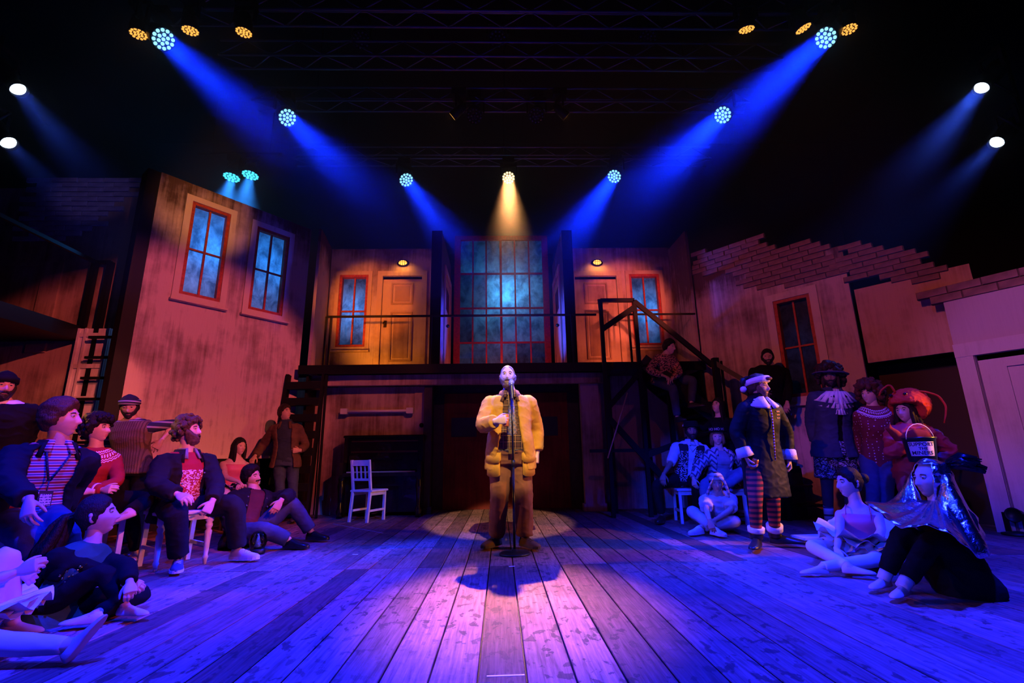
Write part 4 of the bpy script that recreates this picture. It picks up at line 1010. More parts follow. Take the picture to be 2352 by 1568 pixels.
    def brows(s, col):
        for sx in (-1, 1):
            m = MB(); pts = [Vector((sx*x, y, z)) for x, y, z in ((.014, .088, .0275), (.026, .089, .032), (.038, .083, .0315), (.048, .073, .027))]
            m.tube([s.HM@p for p in pts], [.004*s.hs, .0048*s.hs, .0042*s.hs, .002*s.hs], 6); m.build('eyebrow', M('hair_short', col, .7), s.t)
    def toe(s, sd):
        a = s.sp['legs'][sd][2] if len(s.sp['legs'][sd]) > 2 else s.sp['face']
        if isinstance(a, Vector): return a.normalized()
        return Vector((math.sin(math.radians(a)), math.cos(math.radians(a)), 0))
    def hand_frame(s, sd):
        A = s.sp['arms'][sd]; w = s.J['wr'+sd]; el = s.J['el'+sd]; h = A[2] if len(A) > 2 else {}
        d = h.get('dir'); d = (Vector(d) if d is not None else (w-el)).normalized()
        p = Vector(h.get('palm', s.lat*(-1 if sd == 'L' else 1))); p = (p-d*p.dot(d)); p = p.normalized() if p.length > 1e-3 else d.orthogonal().normalized()
        return w, d, p, h.get('curl', .35), h
    def hand(s, out, sd):
        w, d, p, curl, h = s.hand_frame(sd); k = s.k*(.93 if s.fem else 1.0)
        z = -p; x = d.cross(z)      # local: x, y=d, z (palm faces -z)
        thumb = 1 if sd == 'R' else -1       # right hand, palm down (-z), fingers +y: thumb at -x
        thumb = -thumb
        Mx = Matrix(((x.x*k, d.x*k, z.x*k, w.x), (x.y*k, d.y*k, z.y*k, w.y), (x.z*k, d.z*k, z.z*k, w.z), (0, 0, 0, 1)))
        m = MB(); T = thumb
        rs = []
        for y, hw, ht in ((-.03, .024, .02), (0, .026, .019), (.03, .037, .017), (.065, .043, .0145), (.094, .041, .012)):
            rs.append([Vector((hw*math.cos(a), y, ht*math.sin(a))) for a in (2*PI*j/14 for j in range(14))])
        m.ring(rs)
        sp = h.get('spread', .1)
        for i, (bx, by, L, r) in enumerate(((.031, .086, .070, .0095), (.011, .092, .078, .0098), (-.010, .089, .073, .0094), (-.030, .080, .058, .0084))):
            bx *= T; q = Vector((bx, by-.014, 0)); pts = [q]; a = 0.; rad = [r*1.05]
            side = sp*(bx/.03)
            cf = curl*(1+.12*i) if not isinstance(curl, (list, tuple)) else curl[i]
            for f, ang in ((.48, 62), (.30, 80), (.24, 48)):
                a += math.radians(ang)*cf; q = q+Vector((math.sin(side)*math.cos(a), math.cos(a)*math.cos(side), -math.sin(a)))*L*f*1.12; pts.append(q); rad.append(r*(.98 if len(pts) < 4 else .72))
            pp, rr = bend(pts, rad, .25, 3); m.tube(pp, rr, 8); m.ball(pp[-1], rr[-1]*1.02, 8, 6)
        tc = h.get('thumb', .7)
        q = Vector((T*.026, .018, -.006)); pts = [Vector((T*.012, .008, -.004)), q]; v = Vector((T*.62, .68, -.38)).normalized()
        v2 = (v*(1-tc)+Vector((-T*.15, .75, -.75))*tc).normalized()
        pts += [q+v*.036]; pts += [pts[-1]+lerp(v, v2, .6).normalized()*.027]; pts += [pts[-1]+v2*.02]
        pp, rr = bend(pts, [.014, .0135, .011, .010, .0075], .25, 3); m.tube(pp, rr, 8); m.ball(pp[-1], rr[-1], 8, 6)
        g = fuse(m, .0045, 2); out.add([Mx@Vector(v) for v in g.v], g.f, 0, True)
    # ---- hair
    def hair(s, col, style='short', thick=.016, length=.0, seed=0., rough=.5, name='hair', curl=0., parts=0, fringe=0.):
        m = MB(); hm = hair_mat(col)
        def mask(p, az):
            a = abs(az)
            front = .066-fringe; line = lerp(front, .045, smst(.2, .8, a)); line = lerp(line, .012, smst(.8, 1.12, a)); line = lerp(line, -.045, smst(1.25, 1.6, a)) if a > 1.12 else line; line = lerp(line, -.078, smst(1.7, 2.6, a)) if a > 1.7 else line
            if style == 'receding': line += .02*math.exp(-(a/.9)**2)+.012
            return (p.z-line)
        idx = {}; R3 = s.HM
        for f in HF:
            mk = [mask(HP[i], HG[i][0]) for i in f]
            if max(mk) <= 0: continue
            q = []
            for i, d in zip(f, mk):
                if i not in idx:
                    p = HP[i]; e = smst(-.004, .02, d)
                    nz = noise.noise(Vector((p.x*70+seed, p.y*26, p.z*60)))*.35+noise.noise(Vector((p.x*26+seed, p.y*26, p.z*26)))*.6*(1+curl*1.4)
                    tk = (thick*(1+.35*smst(.03, .1, p.z))*(1+.55*nz))*e+lerp(-.004, .0015, smst(-.012, 0, d))
                    idx[i] = len(m.v); m.v.append(tuple(p+HNRM[i]*tk))
                q.append(idx[i])
            m.f.append(tuple(q)); m.m.append(0); m.sm.append(True)
        rnd = random.Random(int(seed*100)+5)
        if curl:
            g = MB()
            for i in range(int(130*curl)):
                az = rnd.uniform(-PI, PI); el = math.asin(rnd.uniform(-.55, 1)); p = head_point(az, el, 0)
                if mask(p, az) < .0: continue
                n = Vector((p.x/.006, p.y/.0095, p.z/.0145)).normalized(); r = rnd.uniform(.011, .02)*(.8+curl*.5); g.ball(p+n*(thick*rnd.uniform(.7, 1.35)), (r*rnd.uniform(.8, 1.2), r*rnd.uniform(.8, 1.2), r*rnd.uniform(.9, 1.5)), 8, 6)
            m.add(g.v, g.f, 0, True)
        m.v = [tuple(R3@Vector(p)) for p in m.v]
        if length:
            dn = Vector((0, 0, -1)); nn = parts or 26
            for i in range(nn):
                az = lerp(1.25, 2*PI-1.25, i/(nn-1)); az = az if az < PI else az-2*PI; p = head_point(az, .25+.2*rnd.random(), 0); q = head_point(az, -.35, 0)
                st = R3@(p*1.08); md = R3@(q*1.22); back = R3.to_3x3()@Vector((0, -1, 0))
                e1 = md+dn*length*.45+back*.012+Vector((rnd.uniform(-.01, .01), rnd.uniform(-.01, .01), 0)); e2 = md+dn*length*rnd.uniform(.85, 1.05)+back*.02+Vector((rnd.uniform(-.015, .015), rnd.uniform(-.015, .015), 0))
                m.tube([st, lerp(st, md, .6)+(R3.to_3x3()@HNRM[0])*0, md, e1, e2], [.018, .023, .022, .019, .005], 7)
        o = m.build(name, hm, s.t); return o
    def beard(s, col, thick=.012, stache_only=False, seed=1.):
        m = MB(); idx = {}; hm = M('beard', col, .6, var=.4, scale=60, bump=.5, bscale=150)
        def mk(p, az):
            a = abs(az)
            if stache_only: return min(.030-abs(p.x), p.z+.0565, -.043-p.z) if p.y > .04 else -1
            d = min(lerp(-.040, .02, smst(.6, 1.25, a))-p.z, 1.45-a)
            if p.y > .05 and abs(p.x) < .019 and -.072 < p.z < -.058: d = -.01
            if p.y > .05 and p.z > -.047 and abs(p.x) < .03: d = -.01
            return d
        for f in HF:
            q = [mk(HP[i], HG[i][0]) for i in f]
            if max(q) <= 0: continue
            w = []
            for i, d in zip(f, q):
                if i not in idx:
                    p = HP[i]; nz = noise.noise(Vector((p.x*90+seed, p.y*40, p.z*60))); tk = thick*smst(0, .02 if not stache_only else .006, d)*(1+.4*nz)*(1+.6*smst(-.06, -.11, p.z))+lerp(-.004, .0012, smst(-.008, 0, d))
                    idx[i] = len(m.v); m.v.append(tuple(s.HM@(p+HNRM[i]*tk)))
                w.append(idx[i])
            m.f.append(tuple(w)); m.m.append(0); m.sm.append(True)
        return m.build('moustache' if stache_only else 'beard', hm, s.t)
    # ---- clothes
    def top(s, name, mat, t0=-.1, t1=1.0, infl=.02, sleeve=.97, arc=None, flare=0., thick=.022, wr=.005, sides='LR', sinfl=None, voxel=.0105, label=None, seed=0., extra=None):
        mb = MB(); mb.ring(s.torso_rings(t0, t1, infl, 26, arc, flare, thick if arc else 0.), 0)
        if sleeve:
            for sd in sides: s.arm_solid(mb, sd, infl=(infl*.75 if sinfl is None else sinfl), upto=sleeve)
        if extra: extra(mb)
        o = fuse(mb, voxel, 3, wr, 15, seed).build(name, mat, s.t); return tag(o, label)
    def legs(s, name, mat, upto=.97, infl=.012, t1=.12, wr=.005, sides='LR', r=None, label=None, seed=3., voxel=.011):
        mb = MB(); mb.ring(s.torso_rings(-.17, t1, infl, 24), 0)
        kw = {} if r is None else {'r': r}
        for sd in sides: s.leg_solid(mb, sd, infl=infl, upto=upto, **kw)
        o = fuse(mb, voxel, 3, wr, 13, seed).build(name, mat, s.t); return tag(o, label)
    def tubeleg(s, name, mat, sd, a, b, infl, wr=.002, label=None):
        """a sock or boot shaft between fractions a..b of the shin"""
        J = s.J; k = s.k*(.35+.65*s.b); p = lerp(J['kn'+sd], J['an'+sd], a); q = lerp(J['kn'+sd], J['an'+sd], b)
        rr = lambda t: lerp(.054, .036, t)*k+infl
        o = MB().tube([p, lerp(p, q, .33), lerp(p, q, .66), q], [rr(a), rr(lerp(a, b, .33)), rr(lerp(a, b, .66)), rr(b)], 16).build(name, mat, s.t); return tag(o, label)
    def shoe(s, sd, mat, sole=None, L=.275, W=.048, hgt=.075, flat=False, name='shoe', up=None, laces=None, pitch=0., label=None):
        an = s.J['an'+sd]; f = s.toe(sd); k = s.k; u = Vector((0, 0, 1)) if up is None else Vector(up).normalized()
        u = (u-f*u.dot(f)).normalized(); x = f.cross(u)
        heel = an-u*(.075*k if not flat else .062*k)-f*.055*k
        Mx = Matrix(((x.x, f.x, u.x, heel.x), (x.y, f.y, u.y, heel.y), (x.z, f.z, u.z, heel.z), (0, 0, 0, 1)))
        rs = []; prof = [(0, .55, .55), (.06, .78, 1.0), (.22, .86, 1.06), (.38, .82, .92), (.55, .93, .66), (.72, 1.0, .5), (.88, .85, .40), (.97, .5, .28), (1., .2, .15)]
        if flat: prof = [(0, .5, .5), (.06, .72, .9), (.22, .76, .95), (.38, .72, .82), (.55, .85, .6), (.72, .95, .45), (.88, .75, .34), (.97, .42, .22), (1., .15, .1)]
        for y, w_, h_ in prof:
            r = []
            for j in range(14):
                a = 2*PI*j/14; ca, sa = math.cos(a), math.sin(a); z = h_*hgt*k*(sa if sa > 0 else sa*.16)+.016*k
                r.append(Mx@Vector((W*k*w_*math.copysign(abs(ca)**.75, ca), y*L*k, max(.002, z))))
            rs.append(r)
        o = MB().ring(rs).build(name, mat, s.t); tag(o, label)
        if sole is not None:
            rs = [[Mx@Vector((W*1.06*k*w_*math.copysign(abs(math.cos(a))**.75, math.cos(a)), y*L*k*1.02-.002, z)) for a in (2*PI*j/16 for j in range(16))] for y, w_, z in ()]
            m = MB(); out = [(w_*W*1.05*k, y*L*k) for y, w_, h_ in prof]
            lo = [Mx@Vector((w_, y, .0)) for w_, y in out]+[Mx@Vector((-w_, y, .0)) for w_, y in reversed(out)]
            hi = [p+u*.022*k for p in lo]; m.ring([lo, hi], smooth=False); m.build('sole', sole, o)
        if laces is not None:
            m = MB()
            for i in range(4):
                y = lerp(.34, .62, i/3); z = lerp(.9, .62, i/3)*hgt*k+.014*k; m.tube([Mx@Vector((-.024*k, y*L*k, z-.006)), Mx@Vector((0, y*L*k, z+.006)), Mx@Vector((.024*k, y*L*k, z-.006))], .0035, 6)
            m.build('laces', laces, o)
        return o
    def foot(s, sd, mat, **kw): return s.shoe(sd, mat, None, L=.235, W=.040, hgt=.066, flat=True, **kw)
    def hp(s, x, y, z): return s.HM@Vector((x, y, z))
    def chest(s, u, t, out=0., ang=None):
        """point on the front of the chest: u sideways metres (subject's left +), t along the spine"""
        fw = s.lat.cross(s.spine).normalized(); fw = fw if fw.dot(s.fs) > 0 else -fw
        return lerp(s.hip, s.neck, t)+s.lat*u+fw*out
def collar(P, name, mat, r=.075, h=.05, drop=.05, open_=.5, t=1.0, thick=.012):
    """turned-down collar wings around the neck"""
    fw = P.fs; c = lerp(P.hip, P.neck, t); n = 22; m = MB(); rings = []
    for i in range(n+1):
        a = open_+(2*PI-2*open_)*i/n; d = P.lat*math.sin(a)+fw*math.cos(a); k = P.k
        p0 = c+d*r*.88*k+Vector((0, 0, h*k)); p1 = c+d*(r+.012)*k+Vector((0, 0, h*.95*k)); p2 = c+d*(r+.055)*k+Vector((0, 0, (-drop)*k))
        if abs(i-n/2) > n/2-2: p2 = p2+fw*.02*k+Vector((0, 0, -.02*k))
        rings.append([p0, p1, p2, p2-d*thick*k+Vector((0, 0, -.004)), p0-d*.006*k-Vector((0, 0, .05*k))])
    m.ring(rings); return m.build(name, mat, P.t)
def fabric(name, col, rough=.85, var=.2, bump=.35, scale=260, spec=.25, extra=None, metal=0.):
    m, nt, b = new_mat(name); T = NT(nt); co = T.co()
    wv = T.noise(co, scale, 2); bl = T.noise(co, 9, 4)
    c = T.mix(T.ramp(bl, (.3, 0.), (.7, 1.)), [x*(1-var) for x in col], [min(1, x*(1+var)) for x in col])
    if extra: c = extra(T, c)
    T.link(c, b.inputs['Base Color']); b.inputs['Roughness'].default_value = rough; b.inputs['Specular IOR Level'].default_value = spec; b.inputs['Metallic'].default_value = metal
    T.link(T.bump(T.math('ADD', wv, T.math('MULTIPLY', T.noise(co, 28, 3), 1.2)), bump, .003), b.inputs['Normal'])
    return m
def bands(T, v, period, duty, phase=0.):
    f = T.math('FRACT', T.math('ADD', T.math('DIVIDE', v, period), phase)); return T.math('LESS_THAN', f, duty)
DENIM = fabric('denim', (.04, .055, .10), spec=.1); JET = fabric('black_cloth', (.006, .006, .006), spec=.12); CHAR = fabric('charcoal_cloth', (.013, .012, .012), spec=.12); NAVYC = fabric('navy_cloth', (.010, .010, .013), spec=.15)
WHITEC = fabric('white_cloth', (.72, .70, .70), var=.06); TIGHTS = fabric('pale_tights', (.74, .60, .58), .7, .05, .1); SLIP = fabric('satin_slipper', (.66, .45, .42), .45, .1, .2)
LEATH = M('dark_leather', (.03, .018, .012), .35, var=.3, bump=.2); RUB = M('white_rubber', (.62, .6, .6), .5); LACE = M('laces', (.7, .68, .7), .7)

# ------------------------------------------------------------------ the singer at the microphone
sp = dict(hip=(1172, 1040), Y=5.2, neck=(1170, 906, -1), head=(1166, 866, 0), face=178, hface=180, look=(-.06, -1, .16), shw=.185, nl=.19, hs=1.0,
          arms={'R': ((1108, 978, -1), (1140, 966, -1), dict(dir=(.85, -.25, .12), palm=(.3, .9, -.1), curl=.62, thumb=.55)),
                'L': ((1232, 985, 1), (1234, 1042, -1), dict(dir=(.0, -.1, -1), palm=(-1, .25, 0), curl=.75))},
          legs={'R': ((1147, 1148, -1), (1140, 1232, 'z', .1), 212), 'L': ((1203, 1148, -1), (1205, 1234, 'z', .1), 150)})
P_ = Person('bald bearded man in a mustard jacket standing at the microphone', sp, 1.82, 1.16, (.62, .40, .30), belly=.075); P_.body()
P_.hair((.30, .20, .13), 'receding', .0035, name='cropped_hair'); P_.beard((.16, .10, .07), .013); P_.brows((.2, .12, .08))
def plaid(scale, ca, cb, cl):
    def f(T, c):
        x, y, z = T.sep(T.co())[:3]
        h1 = bands(T, z, .062, .5); v1 = bands(T, x, .062, .5); k = T.math('MULTIPLY', T.math('ADD', h1, v1), .5)
        c = T.mix(k, ca, cb); l = T.math('MAXIMUM', bands(T, z, .062, .07, .25), bands(T, x, .062, .07, .25)); return T.mix(l, c, cl)
    return f
SHIRT = fabric('plaid_shirt', (.1, .05, .03), extra=plaid(1, (.035, .022, .02), (.10, .045, .022), (.42, .22, .08)))
P_.top('shirt', SHIRT, .02, 1.0, .006, .3, wr=.003); collar(P_, 'shirt_collar', SHIRT, .066, .035, .03, .35, 1.02, .008)
TROU = fabric('rust_corduroy', (.20, .075, .028), extra=None)
P_.legs('trousers', TROU, .97, .016, .10, wr=.008, r=(.094, .086, .066, .066, .060))
m = MB(); m.ring(P_.torso_rings(.03, .10, .016, 28), 0); m.build('belt', LEATH, P_.t)
b = P_.chest(0, .07, .245); MB().box(b-Vector((.03, .012, .022)), b+Vector((.03, .012, .022))).build('buckle', M('brass', (.4, .25, .08), .3, .9), P_.t)
MUST = fabric('mustard_canvas', (.54, .265, .026), .75, .14, .3)
def ex(mb): pass
P_.top('jacket', MUST, -.26, .985, .030, .93, (.20, .62), .06, .026, .0055, sinfl=.032, seed=2.)
collar(P_, 'jacket_collar', fabric('brown_cord_collar', (.13, .06, .03)), .084, .045, .055, .55, .99, .014)
for sg, nm in ((1, 1), (-1, -1)):
    fw = P_.fs; la = P_.lat*sg
    def fl(u, t, o): return P_.chest(0, 0, 0)+P_.lat*(u*sg)+Vector((0, 0, t))+P_.fs*o
    m = MB(); Mx = lambda u, z, o: P_.hip+P_.lat*(u*sg)+Vector((0, 0, z))+P_.fs*o
    def slab(u0, u1, z0, z1, o0, o1, name, n=7, rnd=0.):
        g = MB(); fr = []; 
        for i in range(n+1):
            u = lerp(u0, u1, i/n); o = lerp(o0, o1, (i/n)**1.6); dz = rnd*(2*abs(i/n-.5))**4; fr.append([Mx(u, z1, o-.03), Mx(u, z1, o+.008), Mx(u, z0+dz, o+.018), Mx(u, z0+dz, o-.03)])
        g.ring(fr); return g.build(name, MUST, P_.t)
    slab(.115, .245, -.235, -.03, .178, .085, 'jacket_pocket', rnd=.02); slab(.105, .255, -.10, .015, .196, .095, 'pocket_flap', rnd=.03)
TIE = fabric('plaid_tie', (.2, .2, .25), extra=lambda T, c: T.mix(bands(T, T.math('ADD', T.sep(T.co())[0], T.sep(T.co())[2]), .045, .4), T.mix(bands(T, T.math('SUBTRACT', T.sep(T.co())[0], T.sep(T.co())[2]), .05, .35), (.13, .14, .19), (.28, .27, .30)), (.30, .22, .17)))
rs = []
for t, w_, o in ((.985, .024, .085), (.94, .020, .118), (.9, .024, .128), (.7, .042, .165), (.5, .052, .185), (.36, .058, .2), (.30, .004, .2)):
    o += .012; rs.append([P_.chest(-w_+.012, t, o), P_.chest(.012, t, o+.008), P_.chest(w_+.012, t, o), P_.chest(.012, t, o-.01)])
m = MB(); m.ring(rs); m.build('necktie', TIE, P_.t)
for sd in 'LR': P_.shoe(sd, fabric('suede', (.10, .05, .03)), M('dark_sole', (.05, .03, .02), .7), laces=M('dark_laces', (.06, .04, .03), .8), L=.30, W=.054)
# can in his hand
w_, d, p, cu, h = P_.hand_frame('R'); c = w_+d*.085+p*.04
t = thing('drink_can', 'small orange drink can in the singer\'s hand', 'can', c-Vector((0, 0, .06)))
MB().lathe([(.024, -.062), (.030, -.055), (.031, .048), (.026, .058)], 18, M=Matrix.Translation(c)).build('can_body', M('orange_can', (.75, .22, .03), .35, .4), t)
MB().lathe([(.027, .056), (.027, .062), (.024, .062), (.023, .058), (.002, .058)], 18, M=Matrix.Translation(c)).build('can_rim', M('steel', (.5, .5, .52), .25, .95), t)
# microphone on its stand
b0 = atz(1182, 1273, 0); t = thing('microphone_stand', 'black straight microphone stand with round base before the singer', 'microphone stand', b0)
STL = M('dark_chrome', (.03, .03, .035), .25, .8)
MB().lathe([(.145, 0), (.145, .012), (.13, .022), (.03, .028), (.02, .05)], 28, M=Matrix.Translation(b0)).build('base', IRON, t)
tp = at(1176, 905, b0.y+.03)
MB().tube([b0+Vector((0, 0, .03)), lerp(b0, tp, .55)], .012, 10).build('tube', STL, t); MB().tube([lerp(b0, tp, .54), tp], .0085, 10).build('upper_tube', STL, t); MB().tube([lerp(b0, tp, .53), lerp(b0, tp, .57)], .019, 10).build('clutch', IRON, t)
MB().tube([tp-Vector((0, 0, .01)), tp+Vector((0, .0, .05))], .016, 10).build('clip', IRON, t)
d = (Vector((-.02, .38, .92))).normalized(); q = tp+Vector((0, -.02, .0))
t = thing('microphone', 'silver-headed microphone clipped on the stand at his chin', 'microphone', q); Mx = Matrix.Translation(q)@d.to_track_quat('Z', 'Y').to_matrix().to_4x4()
MB().lathe([(.011, -.06), (.013, -.05), (.021, .09), (.024, .1)], 16, M=Mx).build('handle', M('mic_body', (.05, .05, .055), .35, .5), t)
MB().lathe([(.024, .1), (.027, .103), (.027, .112), (.024, .115)], 16, M=Mx).build('ring', M('steel', (.5, .5, .52), .25, .95), t)
MB().lathe([(.024, .113), (.029, .13), (.027, .15), (.018, .162), (.003, .166)], 16, M=Mx).build('grille', M('mesh_grille', (.45, .45, .5), .45, .8, bump=.8, bscale=400), t)

# ------------------------------------------------------------------ company, stage right side of the picture's left
SK1 = (.60, .36, .27); SK2 = (.50, .30, .22); SK3 = (.66, .43, .34); SK4 = (.30, .17, .11)
def ring_wave(m, c, ax, r, pts): pass
def stripes_z(period, *cols):
    def f(T, c):
        z = T.sep(T.co())[2]; fr = T.math('FRACT', T.math('DIVIDE', z, period)); acc = 0; out = None
        for w_, col in cols:
            out = col if out is None else T.mix(T.math('GREATER_THAN', fr, acc), out, col); acc += w_
        return out
    return f
def yoke(center, cols, dots=None):
    """knitted yoke: rings of colour by distance from the neck, small dots below"""
    def f(T, c):
        v = T.n('ShaderNodeVectorMath', operation='SUBTRACT'); co = T.co(); T.link(co, v.inputs[0]); v.inputs[1].default_value = center
        ln = T.n('ShaderNodeVectorMath', operation='LENGTH'); T.link(v.outputs[0], ln.inputs[0]); d = ln.outputs['Value']
        an = T.n('ShaderNodeMath', operation='ARCTAN2'); s_ = T.sep(v.outputs[0]); T.link(s_[0], an.inputs[0]); T.link(s_[1], an.inputs[1])
        zig = T.math('MULTIPLY', T.math('ABSOLUTE', T.math('SUBTRACT', T.math('FRACT', T.math('MULTIPLY', an.outputs[0], 5.1)), .5)), .018)
        dz = T.math('ADD', d, zig)
        for a, b, col, z in cols:
            q = dz if z else d
            k = T.math('MULTIPLY', T.math('GREATER_THAN', q, a), T.math('LESS_THAN', q, b))
            if z == 2: k = T.math('MULTIPLY', k, bands(T, an.outputs[0], .16, .55))
            c = T.mix(k, c, col)
        if dots:
            vo = T.n('ShaderNodeTexVoronoi'); vo.inputs['Scale'].default_value = 30; vo.inputs['Randomness'].default_value = .25; T.link(co, vo.inputs['Vector'])
            k = T.math('MULTIPLY', T.math('LESS_THAN', vo.outputs['Distance'], .2), T.math('GREATER_THAN', d, .2)); c = T.mix(k, c, dots)
        return c
    return f
def buttons(P_, pts, r=.009, mat=None):
    for u, t, o in pts: MB().ball(P_.chest(u, t, o), r, 8, 6).build('button', mat or M('steel', (.5, .5, .52), .25, .95), P_.t)
def beanie(P_, mat, band, top=.135, edge=.03, fold=.045):
    m = MB(); rs = []
    for i in range(9):
        t = i/8; z = lerp(edge, top, t); k = math.sqrt(max(.02, 1-(t*.98)**2.6)); rs.append([P_.hp(.092*k*math.sin(a), -.006+.112*k*math.cos(a), z+.012*math.cos(a)) for a in (2*PI*j/24 for j in range(24))])
    m.ring(rs); m.build('knit_cap', mat, P_.t)
    m = MB(); m.ring([[P_.hp((.094+o)*math.sin(a), -.006+(.114+o)*math.cos(a), z+.012*math.cos(a)) for a in (2*PI*j/24 for j in range(24))] for z, o in ((edge-.006, -.002), (edge, .006), (edge+fold, .006), (edge+fold+.004, -.002))]); m.build('cap_brim', band, P_.t)
def tutu(P_, c, r0, r1, mat, tilt=(0, 0, 1), n=40, layers=3, lift=.02, name='tutu', seed=1):
    z = Vector(tilt).normalized(); x = z.orthogonal().normalized(); y = z.cross(x); m = MB(); rd = random.Random(seed)
    for l in range(layers):
        rs = []
        for i in range(5):
            t = i/4; r = lerp(r0, r1*(1-.07*l), t)
            rs.append([c+x*(r*math.cos(a))+y*(r*math.sin(a))+z*(lift*(1.5-l)*t+.03*t*math.sin(a*11+l*2)+rd.uniform(-.012, .012)*t) for a in (2*PI*j/(n*2) for j in range(n*2))])
        m.ring(rs, cap=(False, False))
    return m.build(name, mat, P_.t)
TULLE = fabric('white_tulle', (.80, .74, .76), .8, .08, .4)
HAIRB = (.035, .018, .012); HAIRD = (.012, .008, .007); HAIRG = (.16, .085, .04); HAIRR = (.14, .05, .02)

# young man with lanyard, front left
sp = dict(hip=(62, 1190), Y=3.45, neck=(133, 1020, 0), head=(139, 962, 0), face=128, look=(.90, .30, .10), nl=.2, hs=1.0, shw=.18,
          arms={'R': ((17, 1106, -1), (66, 1150, -1), dict(dir=(.35, -.3, -.85), palm=(.2, .6, -.5), curl=.35, spread=.2)), 'L': ((176, 1110, 1), (140, 1172, -1), dict(dir=(-.3, -.6, -.4), palm=(0, .2, -1)))},
          legs={'R': ((66, 1238, -1), ('o', .03, .12, .1), 150), 'L': ((150, 1215, -1), ('o', .06, .1, .1), 140)})
P_ = Person('young man in dark jacket and striped polo with a lanyard, seated front left', sp, 1.82, 1.0, SK1); P_.body(); P_.hair((.10, .05, .025), 'short', .026, seed=2.); P_.brows((.06, .03, .02))
P_.legs('jeans', DENIM, .97, .014, .12); 
POLO = fabric('striped_polo', (.7, .6, .6), extra=stripes_z(.036, (.38, (.42, .035, .05)), (.22, (.72, .66, .68)), (.2, (.05, .05, .22)), (.2, (.72, .66, .68))))
P_.top('polo_shirt', POLO, -.05, 1.0, .010, .3, wr=.003); collar(P_, 'polo_collar', POLO, .064, .03, .035, .45, 1.0, .008)
P_.top('jacket', NAVYC, -.16, .98, .032, .95, (.55, .75), 0, .02, .008, sinfl=.028, seed=5.); collar(P_, 'jacket_collar', NAVYC, .085, .03, .06, .75, .98, .012)
for sd in 'LR': P_.shoe(sd, LEATH, RUB)
lan = M('lanyard_ribbon', (.02, .015, .03), .6); m = MB()
for s_ in (-1, 1): m.tube([P_.chest(s_*.06, .99, .04), P_.chest(s_*.062, .88, .125), P_.chest(s_*.035, .7, .152), P_.chest(s_*.004, .52, .165)], .007, 6, flat=.4)
m.tube([P_.chest(0, .52, .165), P_.chest(.0, .40, .2)], .004, 6); m.build('lanyard', lan, P_.t)
m = MB(); a, b = P_.chest(-.034, .40, .20), P_.chest(.034, .40, .20); d_ = Vector((0, 0, -.095)); f_ = P_.fs*.006
m.ring([[a, b, b+d_, a+d_], [a+f_, b+f_, b+d_+f_, a+d_+f_]], smooth=False); idc = m.build('id_card', M('card_holder', (.03, .03, .035), .4), P_.t)
CARD = fabric('printed_card', (.75, .72, .75), .5, .0, .0, extra=lambda T, c: T.mix(T.math('MULTIPLY', bands(T, T.sep(T.co())[2], .016, .4), T.ramp(T.noise(T.co(), 120, 2), (.45, 0.), (.5, 1.))), (.75, .72, .75), (.05, .04, .08)))
m = MB(); g = lambda p: p+f_*1.3; dz = Vector((0, 0, -.022)); e = (b-a)*.08; m.add([g(a+dz+e), g(b+dz-e), g(b+d_*.97-e), g(a+d_*.97+e)], [(0, 3, 2, 1)]); m.build('card', CARD, idc)
chair('white wooden chair under the young man with the lanyard', (P_.hip.x-.02, P_.hip.y+.03, 0), 132)

# woman in red Fair Isle jumper
sp = dict(hip=(200, 1150), Y=4.5, neck=(220, 1030, 0), head=(224, 985, 0), face=135, look=(.97, .02, .08), nl=.17,
          arms={'R': ((180, 1116, -1), (238, 1124, -1), dict(dir=(.8, -.3, .05), palm=(0, .8, -.2), curl=.6)), 'L': ((272, 1106, -1), (210, 1128, -1), dict(dir=(-.9, -.2, .05), palm=(0, .7, -.5), curl=.3))},
          legs={'R': ((300, 1178, -1), ('o', .02, .12, .1), 150), 'L': ((345, 1146, -1), (292, 1176, -1), Vector((-.8, -.4, -.35)))})
P_ = Person('dark-haired woman in red Fair Isle jumper with folded arms, seated', sp, 1.66, .95, SK1, female=True); P_.body(); P_.brows(HAIRD)
P_.hair(HAIRD, 'short', .034, seed=4., curl=.9, fringe=.022)
ctr = tuple(P_.neck+Vector((0, 0, .03))-P_.base); WH = (.75, .62, .64)
JUMP = fabric('red_fair_isle', (.30, .018, .018), .9, .15, .6, 160, extra=yoke(ctr, ((.105, .115, WH, 1), (.125, .131, WH, 1), (.143, .168, WH, 2), (.18, .187, WH, 1), (.196, .203, WH, 1))))
P_.top('jumper', JUMP, -.1, 1.02, .016, .96, wr=.004, sinfl=.014); P_.legs('trousers', JET, .96, .012, .08)
for sd in 'LR':
    w_ = P_.J['wr'+sd]; d_ = (w_-P_.J['el'+sd]).normalized(); MB().tube([w_-d_*.07, w_-d_*.055], .046, 14).build('cuff_band', M('cuff_knit', WH, .9), P_.t)
    P_.foot(sd, SLIP)
chair('white wooden chair under the woman in the red jumper', (P_.hip.x+.03, P_.hip.y+.02, 0), 128, w=.42, d=.42, bh=.92)

